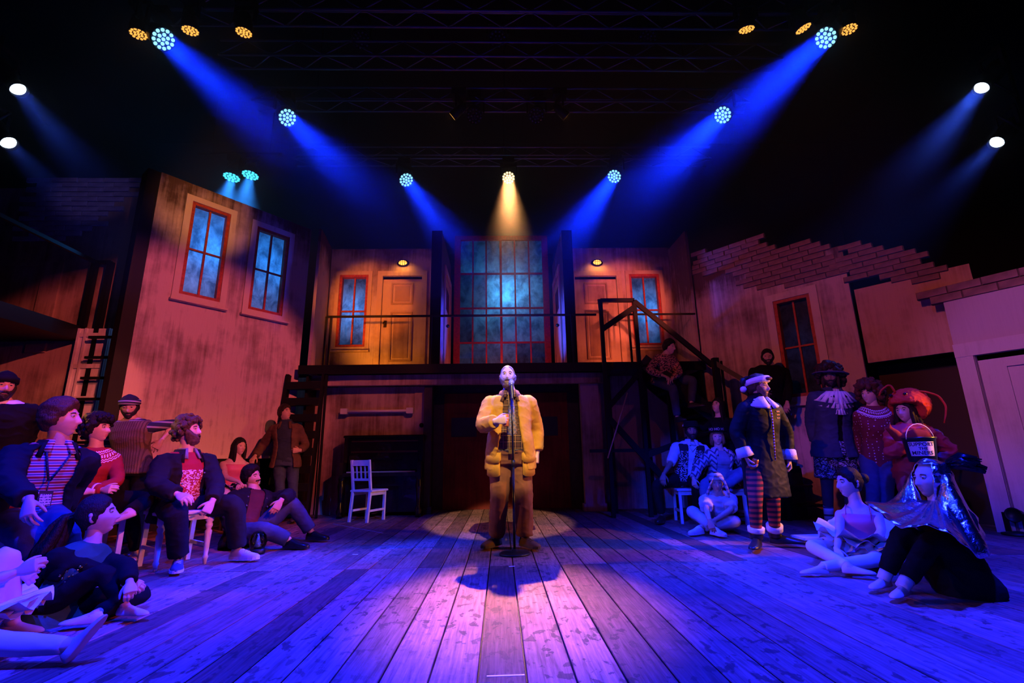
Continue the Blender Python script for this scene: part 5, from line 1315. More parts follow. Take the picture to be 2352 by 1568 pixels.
# bearded man in dark jacket on the turned-leg chair
sp = dict(hip=(414, 1166), Y=4.72, neck=(430, 1038, 0), head=(431, 990, 0), face=122, look=(.97, .12, .16), nl=.19, shw=.185,
          arms={'R': ((356, 1114, -1), (410, 1136, -1), dict(dir=(.85, -.4, -.25), palm=(.1, .5, -.8), curl=.45)), 'L': ((497, 1112, -1), (487, 1152, -1), dict(dir=(-.25, -.3, -.9), palm=(-.6, .5, .1), curl=.5))},
          legs={'R': ((404, 1172, -1), (410, 1283, 'z', .1), 150), 'L': ((540, 1158, -1), (545, 1262, 'z', .1), 100)})
P_ = Person('bearded man in dark military jacket sitting on the turned-leg chair', sp, 1.80, 1.05, SK3); P_.body(); P_.hair(HAIRG, 'short', .03, seed=6., curl=.8); P_.beard((.09, .04, .02), .017); P_.brows(HAIRB)
ctr = tuple(P_.chest(0, .62, 0)-P_.base)
JER = fabric('red_patterned_jersey', (.36, .02, .02), .9, .1, .5, extra=lambda T, c: T.mix(T.math('MULTIPLY', T.math('LESS_THAN', T.sep(T.co())[2], ctr[2]+.03), T.ramp(T.noise(T.co(scale=(1, 1, 1.6)), 55, 1), (.5, 0.), (.53, 1.))), c, (.7, .5, .5)))
P_.top('jersey', JER, -.05, 1.0, .010, .3, wr=.004); collar(P_, 'shirt_collar', fabric('grey_collar', (.22, .2, .26)), .066, .03, .04, .4, 1.01, .008)
P_.top('jacket', CHAR, -.22, .98, .034, .95, (.38, .5), .05, .02, .009, sinfl=.03, seed=8.); collar(P_, 'jacket_collar', CHAR, .085, .035, .06, .6, .98, .014)
buttons(P_, ((-.1, .62, .15), (-.09, .44, .165), (.1, .62, .15), (-.17, .9, .06), (.17, .9, .06)))
P_.legs('trousers', CHAR, .96, .016, .1, r=(.092, .086, .068, .064, .058))
CANV = fabric('dark_canvas_shoe', (.05, .06, .13)); P_.shoe('R', CANV, RUB, laces=LACE); P_.shoe('L', fabric('pale_trainer', (.62, .55, .56)), RUB, laces=LACE)
A, B, C_ = atz(355, 1313), atz(469, 1295), atz(338, 1297)
mid = (A+B)/2; yv = Vector((B.y-A.y, -(B.x-A.x), 0)).normalized(); wd = (B-A).length+.045; ctr_ = mid-yv*.17
chair('white chair with turned front legs under the bearded man', ctr_, math.degrees(math.atan2(yv.x, yv.y)), True, w=wd, d=.40, sh=.47, bh=.86)

# beanie man leaning on the chair back
sp = dict(hip=(303, 1072), Y=5.2, neck=(301, 962, 0), head=(298, 935, 0), face=172, look=(.45, -.85, -.22), nl=.17, tilt=6,
          arms={'R': ((246, 1015, 1), (270, 1056, -1), dict(dir=(.7, -.4, -.5), palm=(0, 0, -1), curl=.3)), 'L': ((402, 972, 1), (370, 1012, -1), dict(dir=(-.5, -.1, -.85), palm=(-.4, .6, 0), curl=.2))},
          legs={'R': ((288, 1170, -1), (285, 1255, 'z', .1), 180), 'L': ((318, 1170, -1), (322, 1255, 'z', .1), 170)})
P_ = Person('man in striped knit cap and knitted tank top leaning behind the chairs', sp, 1.64, 1.0, SK2); P_.body(); P_.hair(HAIRD, 'short', .012); P_.beard(HAIRD, .007)
P_.top('striped_shirt', fabric('striped_sleeves', (.03, .03, .05), extra=stripes_z(.06, (.7, (.022, .022, .04)), (.3, (.30, .26, .26)))), -.1, .99, .010, .62, wr=.003)
P_.top('tank_top', fabric('brown_knit', (.14, .085, .05), .95, .2, .8, 120, extra=lambda T, c: T.mix(bands(T, T.sep(T.co())[0], .02, .35), c, (.07, .04, .025))), -.12, .96, .026, 0, wr=.003)
P_.legs('trousers', JET, .97, .014, .1)
for sd in 'LR': P_.shoe(sd, LEATH)
beanie(P_, fabric('cap_knit', (.02, .02, .025)), fabric('cap_stripe', (.2, .2, .2), extra=stripes_z(.028, (.5, (.02, .02, .025)), (.5, (.34, .32, .32)))))

# far left bearded man in black
sp = dict(hip=(2, 1080), Y=4.35, neck=(2, 925, 0), head=(6, 888, 0), face=150, look=(.85, -.5, .0), nl=.18,
          arms={'R': ((-50, 1000, 1), (-20, 1060, -1)), 'L': ((62, 1000, 1), (40, 1040, -1))}, legs={'R': ((-8, 1190, 0), (-8, 1290, 'z', .1)), 'L': ((28, 1190, 0), (28, 1290, 'z', .1))})
P_ = Person('bearded man in black jacket and cap, cut off at the left edge', sp, 1.74, 1.1, SK1); P_.body(); P_.hair(HAIRD, 'short', .01); P_.beard(HAIRD, .014); P_.brows(HAIRD)
P_.top('undershirt', WHITEC, .3, 1.03, .008, 0); P_.top('jacket', JET, -.15, .98, .032, .95, None, 0, .02, .008, sinfl=.028); P_.legs('trousers', JET, .97, .014, .1)
for sd in 'LR': P_.shoe(sd, LEATH)
beanie(P_, JET, JET)

# moustached man on the floor
sp = dict(hip=(562, 1228), Y=5.6, neck=(584, 1128, 1), head=(577, 1094, 0), face=130, look=(.96, -.22, .05), tilt=12, nl=.17, shw=.185,
          arms={'R': ((520, 1170, -1), (535, 1225, -1), dict(dir=(.3, -.3, -.8), palm=(0, .2, -1))), 'L': ((666, 1136, -1), (645, 1150, -1), dict(dir=(-.35, -.35, -.85), palm=(-.5, .5, -.3), curl=.25))},
          legs={'R': ((606, 1216, -1), (665, 1240, 'z', .09), 100), 'L': ((668, 1152, -1), (716, 1222, 'z', .1), 105)})
P_ = Person('moustached man in dark jacket with silver buttons sitting on the floor', sp, 1.80, 1.05, SK1); P_.body(); P_.hair(HAIRD, 'short', .022, seed=9.); P_.beard(HAIRD, .009, True); P_.brows(HAIRD)
P_.top('vest_top', fabric('maroon_knit', (.09, .02, .015)), -.05, .97, .010, 0); P_.top('jacket', CHAR, -.2, .98, .034, .95, (.30, .42), .05, .02, .009, sinfl=.03, seed=11.); collar(P_, 'jacket_collar', CHAR, .085, .035, .06, .5, .98, .014)
buttons(P_, ((-.1, .7, .15), (.1, .7, .15), (-.1, .48, .165), (.12, .5, .16), (-.17, .9, .06), (.17, .9, .06)), .011)
P_.legs('jeans', DENIM, .96, .016, .08, r=(.092, .084, .064, .06, .054))
for sd in 'LR': P_.shoe(sd, M('polished_black', (.01, .01, .012), .22), M('polished_black', (.01, .01, .012), .22))
p = atz(590, 1272); t = thing('glitter_jar', 'glass dome ornament with a glittering tree beside the seated man', 'ornament', p)
GL = M('dome_glass', (.02, .03, .06), .08, coat=.5)
MB().lathe([(.07, 0), (.075, .02), (.07, .05), (.06, .055), (.01, .056)], 18, M=Matrix.Translation(p)).build('base', IRON, t)
gm = bpy.data.materials.new('clear_dome'); gm.use_nodes = True; gm.node_tree.nodes.clear(); T = NT(gm.node_tree)
o_ = T.n('ShaderNodeOutputMaterial'); tp_ = T.n('ShaderNodeBsdfTransparent'); gl_ = T.n('ShaderNodeBsdfGlossy'); gl_.inputs[1].default_value = .05; fr_ = T.n('ShaderNodeFresnel'); mx_ = T.n('ShaderNodeMixShader')
T.link(fr_.outputs[0], mx_.inputs[0]); T.link(tp_.outputs[0], mx_.inputs[1]); T.link(gl_.outputs[0], mx_.inputs[2]); T.link(mx_.outputs[0], o_.inputs[0])
MB().lathe([(.062, .05), (.078, .09), (.08, .13), (.07, .175), (.045, .205), (.012, .218)], 20, M=Matrix.Translation(p)).build('dome', gm, t)
m = MB(); rd = random.Random(4)
for i in range(90):
    h_ = rd.random(); r_ = .036*(1-h_)*math.sqrt(rd.random()); a_ = rd.uniform(0, 2*PI); m.ball(p+Vector((r_*math.cos(a_), r_*math.sin(a_), .065+.12*h_)), rd.uniform(.003, .006), 6, 4)
tag(m.build('glitter_tree', M('glitter', (.8, .85, .9), .15, .9), t), kind='stuff')
MB().lathe([(.038, .055), (.03, .08), (.003, .19)], 10, M=Matrix.Translation(p)).build('tree_cone', M('tree_green', (.02, .07, .05), .6), t)

# woman in pink camisole behind
sp = dict(hip=(528, 1122), Y=6.9, neck=(543, 1050, 0), head=(549, 1026, 0), face=140, look=(.85, -.45, .05), nl=.165,
          arms={'R': ((518, 1096, -1), (548, 1106, -1), dict(palm=(0, .3, -1))), 'L': ((572, 1090, -1), (556, 1108, -1), dict(palm=(0, .3, -1)))}, legs={'R': ((520, 1138, -1), ('o', 0, .08, .1)), 'L': ((560, 1136, -1), ('o', 0, .08, .1))})
P_ = Person('dark-haired woman in pink camisole and tutu seated behind', sp, 1.66, .92, SK1, female=True); P_.body(('arms', 'legs')); P_.hair(HAIRD, 'short', .014, length=.26)
PINKC = fabric('pink_lycra', (.62, .12, .17), .5, .06, .15, spec=.4); P_.top('camisole', PINKC, -.1, .78, .008, 0, wr=.001); P_.legs('tights', TIGHTS, .97, .004, .1, wr=.001)
tutu(P_, P_.hip+Vector((0, 0, .04)), .14, .36, TULLE)
for sd in 'LR': P_.foot(sd, SLIP)
t = thing('wooden_stool', 'dark stool under the woman in the pink camisole', 'stool', (P_.hip.x, P_.hip.y+.02, 0)); hz_ = max(.3, P_.hip.z-.09)
MB().box((P_.hip.x-.17, P_.hip.y-.15, hz_-.035), (P_.hip.x+.17, P_.hip.y+.19, hz_)).build('seat', DKWOOD, t)
for sx in (-.14, .14):
    for sy in (-.12, .15): MB().bar((P_.hip.x+sx, P_.hip.y+sy, 0), (P_.hip.x+sx, P_.hip.y+sy, hz_-.03), .03).build('leg', DKWOOD, t)

# standing man with a glass at the ledge
sp = dict(hip=(657, 1054), Y=7.75, neck=(657, 971, 0), head=(654, 948, 0), face=168, look=(.85, -.4, .25), nl=.17,
          arms={'R': ((604, 1022, 1), (585, 1048, -1), dict(palm=(0, 0, -1))), 'L': ((702, 1022, 1), (688, 1034, -1), dict(dir=(-.8, -.4, 0), palm=(-.3, .8, 0), curl=.6))},
          legs={'R': ((643, 1125, -1), (645, 1184, 'z', .1), 190), 'L': ((673, 1125, -1), (676, 1184, 'z', .1), 165)})
P_ = Person('man in brown jacket and roll-neck standing with a glass by the steep stair', sp, 1.78, 1.0, SK2); P_.body(); P_.hair(HAIRB, 'short', .02); P_.brows(HAIRD)
P_.top('roll_neck', fabric('navy_roll_neck', (.02, .03, .06)), -.08, 1.1, .012, .3); P_.top('jacket', fabric('brown_suede', (.10, .05, .035)), -.22, .98, .03, .95, (.45, .6), .05, .02, .007, sinfl=.024); collar(P_, 'jacket_collar', fabric('brown_suede2', (.09, .045, .03)), .082, .03, .06, .6, .98)
P_.legs('jeans', DENIM, .97, .012, .1)
for sd in 'LR': P_.shoe(sd, LEATH)
w_, d_, p_, cu, h_ = P_.hand_frame('L'); c = w_+d_*.085+p_*.045; t = thing('drinking_glass', 'small drinking glass in the standing man\'s hand', 'glass', c-Vector((0, 0, .05)))
MB().lathe([(.024, -.05), (.032, .05), (.030, .05), (.022, -.044), (.002, -.044)], 14, M=Matrix.Translation(c)).build('tumbler', gm, t)

# girl with long hair on the floor, front left
sp = dict(hip=(112, 1398), Y=3.12, neck=(214, 1250, 0), head=(222, 1184, 0), face=112, look=(.86, .46, .16), nl=.185, hs=1.05,
          arms={'R': ((240, 1322, -1), (290, 1340, -1), dict(dir=(.9, .1, -.3), palm=(.2, .6, -.6), curl=.55)), 'L': ((292, 1300, -1), (298, 1338, -1), dict(dir=(.5, -.5, -.5), palm=(-.2, .4, -.8), curl=.6))},
          legs={'R': ((236, 1312, -1), (290, 1392, 'z', .075), 100), 'L': ((335, 1362, 0), (215, 1410, 'z', .07), 255)})
P_ = Person('girl with long dark ponytail and green top sitting cross-legged on the floor', sp, 1.48, .88, SK3, female=True); P_.body(); P_.brows(HAIRB)
P_.hair((.03, .016, .01), 'short', .010, seed=12.); m = MB(); rd = random.Random(3)
for i in range(46):
    a_ = rd.uniform(0, 2*PI); r_ = rd.uniform(0, .014); o_ = Vector((0, r_*math.cos(a_), r_*math.sin(a_))); sp_ = rd.uniform(-1, 1); sq_ = rd.uniform(-1, 1); dd = rd.uniform(.75, 1.05); pts = []; b0_ = P_.hp(0, -.088, .03)
    for k in range(9):
        t_ = k/8; w_ = .012*math.sin(t_*9+i*1.7)*t_; c_ = Vector((-.035-.12*t_**.8, -.01-.05*t_, .015-.46*dd*t_**1.15)) if k else Vector((0, 0, 0))
        pts.append(b0_+o_*(1 if k < 2 else 2)+c_+Vector((sp_*.07*t_**.7+w_, sq_*.06*t_**.7+w_*.7, 0)))
    m.tube(pts, [.008, .016, .021, .024, .025, .024, .021, .016, .003], 7)
m.build('ponytail', hair_mat((.03, .016, .01)), P_.t)
GREEN = fabric('bottle_green_jersey', (.02, .10, .06), .7); P_.top('green_top', GREEN, -.3, 1.03, .014, .2, flare=.15); P_.top('black_shrug', JET, .45, .92, .026, .95, (.9, .9), 0, .02, sinfl=.02)
P_.legs('leggings', JET, .95, .010, .06)
m = MB()
for i in range(40): m.ball(P_.chest(rd.uniform(-.14, .05), rd.uniform(.2, .75), .12), rd.uniform(.004, .008), 6, 4)
tag(m.build('gold_sequins', M('gold_sequin', (.8, .5, .12), .15, 1), P_.t), kind='stuff')
for sd in 'LR': P_.foot(sd, fabric('pale_slipper', (.6, .55, .56)))

# ballet dancer cut off at the left edge
sp = dict(hip=(-120, 1440), Y=2.62, neck=(-120, 1235, 0), head=(-125, 1165, 0), face=105, look=(.9, -.3, .1), nl=.18,
          arms={'R': ((-62, 1352, -1), (42, 1312, 0), dict(dir=(.8, .1, .3), palm=(0, 1, -.2), curl=.6)), 'L': ((-58, 1330, 0), (48, 1300, 0), dict(dir=(.6, .2, -.6), palm=(-.3, .6, -.3), curl=.5))},
          legs={'L': ((18, 1262, 0), (28, 1430, 'z', .08), 90), 'R': ((-5, 1478, -1), (160, 1482, 'z', .08), Vector((.55, .15, .85)))})
P_ = Person('ballet dancer in pale tights cut off at the left front edge', sp, 1.62, .9, SK3, female=True); P_.body(('arms', 'legs')); P_.hair(HAIRD, 'short', .012); P_.brows(HAIRB)
P_.top('leotard', PINKC, -.1, .9, .008, 0, wr=.001); P_.legs('tights', TIGHTS, .98, .004, .1, wr=.001)
P_.foot('L', SLIP); P_.foot('R', SLIP, up=(-.8, 0, .5)); tutu(P_, P_.hip+Vector((0, 0, .06)), .15, .36, TULLE)

# ------------------------------------------------------------------ company on the right
# man on the stairs
sp = dict(hip=(1523, 874), Y=7.72, neck=(1530, 815, 0), head=(1537, 797, 0), face=160, look=(.6, -.75, -.15), nl=.165,
          arms={'R': ((1490, 850, -1), (1523, 862, -1), dict(palm=(0, 0, -1))), 'L': ((1561, 855, -1), (1545, 868, -1), dict(palm=(0, 0, -1)))},
          legs={'R': ((1546, 890, -1), (1556, 958, -1), 170), 'L': ((1592, 872, -1), (1588, 926, -1), 140)})
P_ = Person('man in a patterned jumper sitting high on the staircase', sp, 1.78, 1.0, SK2); P_.body(); P_.hair(HAIRD, 'short', .02)
P_.top('jumper', fabric('nordic_jumper', (.30, .10, .05), .9, .2, .5, extra=lambda T, c: T.mix(T.ramp(T.noise(T.co(scale=(1, 1, 2.2)), 34, 1), (.49, 0.), (.52, 1.)), (.035, .02, .03), (.55, .25, .16))), -.12, 1.02, .02, .95, wr=.004)
P_.legs('jeans', DENIM, .97, .014, .1)
for sd in 'LR': P_.shoe(sd, LEATH)
# man in knitted vest on a chair
sp = dict(hip=(1577, 1098), Y=6.98, neck=(1588, 1014, 0), head=(1588, 990, 0), face=190, look=(-.2, -.97, .02), nl=.165, shw=.185,
          arms={'R': ((1541, 1062, -1), (1524, 1090, -1), dict(dir=(-.35, -.5, -.7), palm=(.3, .4, -.9), curl=.35)), 'L': ((1633, 1062, 1), (1610, 1092, -1), dict(palm=(0, .3, -1)))},
          legs={'R': ((1507, 1112, -1), (1520, 1184, 'z', .1), 215), 'L': ((1600, 1116, -1), (1603, 1182, 'z', .1), 175)})
P_ = Person('man in patterned knitted vest and white shirt on a chair at right', sp, 1.78, 1.0, SK4); P_.body(); P_.hair(HAIRD, 'short', .014); P_.beard(HAIRD, .01); P_.brows(HAIRD)
P_.top('shirt', WHITEC, -.05, 1.0, .012, .52, wr=.006, sinfl=.022); collar(P_, 'shirt_collar', WHITEC, .066, .03, .035, .35, 1.0, .008)
zc_ = (lerp(P_.hip, P_.neck, .75)-P_.base).z
VEST = fabric('fair_isle_vest', (.02, .02, .03), .9, .1, .5, extra=lambda T, c: T.mix(T.math('MULTIPLY', T.math('LESS_THAN', T.sep(T.co())[2], zc_), T.ramp(T.noise(T.co(scale=(1, 1, 1.8)), 42, 2), (.51, 0.), (.54, 1.))), (.018, .018, .03), (.50, .46, .5)))
P_.top('knitted_vest', VEST, -.08, .93, .024, 0, wr=.003, arc=(.22, .02), thick=.02)
m = MB(); 
for s_ in (-1, 1): m.tube([P_.chest(s_*.075, .99, .045), P_.chest(s_*.055, .9, .12), P_.chest(.0, .76, .15)], .008, 6)
m.build('neck_trim', WHITEC, P_.t)
m = MB(); m.ball(P_.chest(-.028, .93, .105), (.026, .012, .018), 8, 6).ball(P_.chest(.028, .93, .105), (.026, .012, .018), 8, 6).ball(P_.chest(0, .93, .11), .010, 8, 6); m.build('bow_tie', fabric('pale_bow', (.5, .48, .55)), P_.t)
P_.legs('trousers', CHAR, .96, .014, .1)
for sd in 'LR': P_.shoe(sd, LEATH, LEATH)
m = MB(); m.lathe([(.115, .055), (.12, .06), (.105, .075), (.10, .13), (.085, .145), (.01, .15)], 20, M=P_.HM); m.build('flat_cap', JET, P_.t)
chair('blue-lit wooden chair under the man in the knitted vest', (P_.hip.x+.02, P_.hip.y-.02, 0), 188, sh=.45, back=False, mat=BLUEW)
# woman in patterned cardigan
sp = dict(hip=(1655, 1104), Y=6.75, neck=(1651, 1030, 0), head=(1647, 1004, 0), face=178, look=(-.3, -.94, .02), nl=.165,
          arms={'R': ((1604, 1072, -1), (1593, 1100, -1), dict(dir=(-.1, -.4, -.9), palm=(.6, .5, 0), curl=.4)), 'L': ((1702, 1068, 1), (1672, 1088, -1), dict(palm=(0, .8, -.3)))},
          legs={'R': ((1618, 1114, -1), (1622, 1190, 'z', .1), 190), 'L': ((1708, 1084, -1), (1660, 1120, -1), Vector((-.7, -.5, -.4)))})
P_ = Person('woman in zigzag-patterned cardigan and dark lettered hat, seated at right', sp, 1.68, 1.0, SK3, female=True); P_.body(); P_.hair((.30, .18, .09), 'short', .018, length=.06, parts=14, fringe=.02)
P_.top('blouse', fabric('grey_blouse', (.3, .3, .36)), -.05, .93, .014, 0, wr=.006)
CARDI = fabric('aztec_cardigan', (.5, .46, .5), .95, .1, .6, extra=lambda T, c: T.mix(T.math('LESS_THAN', T.math('ABSOLUTE', T.math('SUBTRACT', T.math('FRACT', T.math('ADD', T.math('MULTIPLY', T.sep(T.co())[2], 14.), T.math('MULTIPLY', T.math('ABSOLUTE', T.math('SUBTRACT', T.math('FRACT', T.math('MULTIPLY', T.sep(T.co())[0], 11.)), .5)), 1.6))), .5)), .2), (.52, .48, .52), (.09, .08, .14)))
P_.top('cardigan', CARDI, -.16, .98, .03, .95, (.45, .75), .2, .02, .008, sinfl=.026); collar(P_, 'cardigan_collar', CARDI, .085, .03, .07, .6, .98)
P_.legs('trousers', fabric('pale_denim', (.16, .20, .32)), .96, .016, .1)
for sd in 'LR': P_.shoe(sd, LEATH)
m = MB(); m.lathe([(.098, .07), (.14, .075), (.145, .085), (.105, .088), (.108, .135), (.09, .15), (.01, .155)], 22, M=P_.HM); hat = m.build('lettered_hat', JET, P_.t)
def text_mesh(name, body, size, mat, parent, mapf, bold=0.):
    """flat lettering turned into a mesh and laid on a surface by mapf(x, y)"""
    c = bpy.data.curves.new('lettering', 'FONT'); c.body = body; c.size = size; c.align_x = 'CENTER'; c.align_y = 'CENTER'; c.offset = bold; c.space_line = .85; c.resolution_u = 3
    o = bpy.data.objects.new('tmp', c); COL.objects.link(o); dg = bpy.context.evaluated_depsgraph_get(); me = o.evaluated_get(dg).to_mesh()
    m = MB(); m.add([mapf(v.co.x, v.co.y) for v in me.vertices], [tuple(p.vertices) for p in me.polygons]); o.evaluated_get(dg).to_mesh_clear(); bpy.data.objects.remove(o)
    return m.build(name, mat, parent)
text_mesh('hat_lettering', 'HO HO HO', .05, M('pale_print', (.5, .48, .55), .6), hat, lambda x, y, P_=P_: P_.hp(-.1085*math.sin(x/.1085), .1095*math.cos(x/.1085), .11+y))
chair('wooden chair under the woman in the patterned cardigan', (P_.hip.x+.02, P_.hip.y-.02, 0), 178, sh=.45, back=False, mat=BLUEW)
# long-haired woman above them
sp = dict(hip=(1662, 1022), Y=7.22, neck=(1652, 958, 0), head=(1649, 933, 0), face=205, look=(-.75, -.45, .3), nl=.165,
          arms={'R': ((1618, 985, -1), (1585, 975, -1), dict(palm=(0, 0, -1))), 'L': ((1690, 1000, 1), (1680, 1030, -1))}, legs={'R': ((1650, 1050, -1), (1650, 1110, -1)), 'L': ((1680, 1050, -1), (1685, 1110, -1))})
P_ = Person('long-haired woman in black perched behind the seated pair', sp, 1.66, .95, SK3, female=True); P_.body(); P_.hair(HAIRD, 'short', .018, length=.34, parts=34); P_.brows(HAIRD)
P_.top('black_top', JET, -.1, 1.0, .016, .9); P_.legs('trousers', JET, .97, .012, .1)
for sd in 'LR': P_.shoe(sd, LEATH)
# cross-legged person with head scarf
sp = dict(hip=(1646, 1204), Y=6.2, neck=(1650, 1134, -1), head=(1646, 1108, 0), face=182, look=(-.35, -.9, -.1), nl=.16,
          arms={'R': ((1622, 1168, -1), (1630, 1196, -1), dict(dir=(.1, -.3, -.9), palm=(.3, .8, 0))), 'L': ((1680, 1170, -1), (1642, 1194, -1), dict(dir=(-.6, -.2, -.7), palm=(-.2, .8, 0)))},
          legs={'R': ((1586, 1172, -1), (1640, 1212, 'z', .09), 165), 'L': ((1690, 1196, -1), (1606, 1210, 'z', .09), 240)})
P_ = Person('woman in head scarf and white blouse sitting cross-legged on the floor', sp, 1.62, .95, SK2, female=True); P_.body(('arms',)); P_.hair(HAIRB, 'short', .012)
P_.top('blouse', fabric('cream_blouse', (.58, .54, .55)), -.1, .98, .02, .42, wr=.010, sinfl=.035, flare=.1); P_.legs('trousers', fabric('cream_trousers', (.55, .52, .53)), .93, .014, .1, r=(.09, .08, .06, .056, .05))
SCARF = fabric('striped_scarf', (.5, .45, .46), extra=stripes_z(.05, (.6, (.52, .47, .48)), (.4, (.30, .24, .26))))
m = MB(); rs = []
for i in range(7):
    t_ = i/6; z_ = lerp(.045, .135, t_); k = math.sqrt(max(.03, 1-(t_*.97)**2.4)); rs.append([P_.hp(.094*k*math.sin(a), -.008+.112*k*math.cos(a), z_-.03*(1-math.cos(a))*(1-t_)) for a in (2*PI*j/22 for j in range(22))])
m.ring(rs); m.ball(P_.hp(-.01, .10, .10), (.03, .022, .02), 10, 6)
m.tube([P_.hp(.02, .1, .10), P_.hp(.075, .09, .0), P_.hp(.12, .05, -.12), P_.hp(.13, .04, -.26), P_.hp(.14, .03, -.42)], [.012, .024, .034, .036, .02], 8, flat=.4); m.tube([P_.hp(-.02, .1, .10), P_.hp(-.09, .08, .02), P_.hp(-.12, .05, -.1), P_.hp(-.13, .05, -.2)], [.012, .024, .03, .012], 8, flat=.4)
m.build('head_scarf', SCARF, P_.t)
for sd in 'LR': P_.shoe(sd, fabric('white_plimsoll', (.62, .6, .6)), RUB, L=.25)
# dark man on the stair landing
sp = dict(hip=(1766, 935), Y=7.15, neck=(1766, 840, 0), head=(1763, 821, 0), face=195, look=(-.45, -.88, .0), nl=.165, shw=.195,
          arms={'R': ((1726, 890, 0), (1730, 935, -1)), 'L': ((1811, 890, 0), (1808, 925, -1), dict(palm=(0, 0, -1)))}, legs={'R': ((1756, 1000, 0), (1756, 1062, 0)), 'L': ((1778, 1000, 0), (1780, 1062, 0))})
P_ = Person('man all in black standing on the stair behind the costumed elf', sp, 1.78, 1.12, SK2); P_.body(); P_.hair(HAIRD, 'short', .014); P_.beard(HAIRD, .006); P_.top('black_shirt', JET, -.15, 1.02, .022, .95); P_.legs('trousers', JET, .97, .014, .1)
for sd in 'LR': P_.shoe(sd, LEATH)
p = (P_.J['anL']+P_.J['anR'])/2; t = thing('stair_block', 'black rostrum step under the man in black', 'platform', (p.x, p.y, 0)); MB().box((p.x-.3, p.y-.25, 0), (p.x+.3, p.y+.2, max(.1, p.z-.08))).build('rostrum', IRON, t)
# elf
sp = dict(hip=(1752, 1052), Y=4.95, neck=(1743, 918, 0), head=(1741, 889, 0), face=165, look=(.62, -.78, .0), nl=.17, shw=.18,
          arms={'R': ((1690, 990, 0), (1714, 1050, -1), dict(dir=(.2, -.2, -.9), palm=(.75, -.5, -.2), curl=.6)), 'L': ((1806, 990, 1), (1812, 1056, -1), dict(dir=(-.05, -.1, -1), palm=(-.9, .2, 0), curl=.5))},
          legs={'R': ((1735, 1150, -1), (1737, 1236, 'z', .1), 215), 'L': ((1776, 1148, -1), (1780, 1230, 'z', .1), 115)})
P_ = Person('man in dark green elf costume with white collar and Santa hat', sp, 1.76, 1.05, SK3); P_.body(); P_.hair((.09, .05, .03), 'short', .02, seed=3.); P_.brows(HAIRB); P_.beard((.14, .08, .05), .002)
ELF = fabric('dark_velvet', (.006, .011, .008), .6, .25, .3, spec=.2)
P_.top('roll_neck', JET, .7, 1.12, .012, 0)
P_.top('tunic', ELF, -.62, 1.0, .016, .88, wr=.0045, sinfl=.024, flare=.03, seed=6.)
FUR = fabric('white_fleece', (.76, .72, .76), .95, .08, .9, 90)
m = MB(); rs = []
for i in range(25):
    a = .16+(2*PI-.32)*i/24; d_ = P_.lat*math.sin(a)+P_.fs*math.cos(a); c = P_.chest(0, .985, 0); w_ = .075+.03*math.sin(a/2)
    rs.append([c+d_*.07+Vector((0, 0, .03)), c+d_*(.085)+Vector((0, 0, .035)), c+d_*(.09+w_)+Vector((0, 0, -.045-.03*abs(math.cos(a)))), c+d_*(.075+w_)+Vector((0, 0, -.065-.03*abs(math.cos(a))))])
m.ring(rs); m.build('collar', FUR, P_.t)
for sd in 'LR':
    e_, w_ = P_.J['el'+sd], P_.J['wr'+sd]; MB().tube([lerp(e_, w_, .62), lerp(e_, w_, .66), lerp(e_, w_, .97), lerp(e_, w_, .99)], [.06, .072, .082, .06], 16).build('cuff', FUR, P_.t)
STR = fabric('striped_tights', (.4, .03, .03), .8, 0., .3, extra=stripes_z(.05, (.5, (.42, .05, .03)), (.5, (.03, .02, .02)))); P_.legs('tights', STR, .97, .006, .05, wr=.001)
for sd in 'LR':
    P_.shoe(sd, M('boot_leather', (.012, .012, .014), .35), None, L=.33, W=.052, name='boot'); P_.tubeleg('boot_shaft', M('boot_leather', (.012, .012, .014), .35), sd, .82, 1.0, .022); P_.tubeleg('boot_trim', FUR, sd, .70, .83, .034)
m = MB(); pts = [P_.chest(.0, t_, o_) for t_, o_ in ((.93, .135), (.75, .155), (.5, .16), (.25, .16), (0, .16))]; m.tube(pts, .007, 6); 
m.build('twisted_cord', fabric('red_white_cord', (.6, .3, .3), extra=stripes_z(.028, (.5, (.6, .55, .58)), (.5, (.30, .03, .03)))), P_.t)
BADGE = M('gold_thread', (.75, .42, .12), .4, .3); m = MB()
for i in range(9): m.ball(P_.chest(.08+.022*(i % 3), .80-.055*(i//3), .135-.01*(i % 3)), (.010, .006, .010), 6, 4)
m.build('embroidered_badge', BADGE, P_.t)
m = MB(); rs = []
for i in range(10):
    t_ = i/9; k = lerp(1.0, .12, t_**1.3); cx = .07*t_**2.2*1.3; cyy = -.10*t_**2; z_ = .055+.15*t_-.13*t_**3.2
    rs.append([P_.hp(cx+.098*k*math.sin(a), cyy-.004+.116*k*math.cos(a), z_) for a in (2*PI*j/20 for j in range(20))])
m.ring(rs); m.tube([P_.hp(.085, -.1, .09), P_.hp(.105, -.115, .05), P_.hp(.11, -.11, .0)], [.03, .026, .016], 8); m.build('santa_hat', ELF, P_.t)
m = MB(); m.ring([[P_.hp((.099+o)*math.sin(a), -.004+(.117+o)*math.cos(a), z_+.022*math.cos(a)) for a in (2*PI*j/24 for j in range(24))] for z_, o in ((.03, -.002), (.034, .011), (.085, .011), (.09, -.002))]); m.build('hat_brim', FUR, P_.t)
MB().ball(P_.hp(.112, -.105, -.02), .032, 12, 8).build('pompom', FUR, P_.t)
MB().ball(P_.hp(.02, .130, .075), (.035, .012, .02), 10, 6).build('hat_badge', M('maroon_patch', (.10, .012, .012), .6), P_.t)
m = MB(); m.tube([P_.hp(-.078, .03, -.03), P_.hp(-.06, .088, -.05), P_.hp(-.045, .112, -.055)], .0022, 6); m.ball(P_.hp(-.045, .112, -.055), .005, 6, 4); m.build('headset_microphone', JET, P_.t)
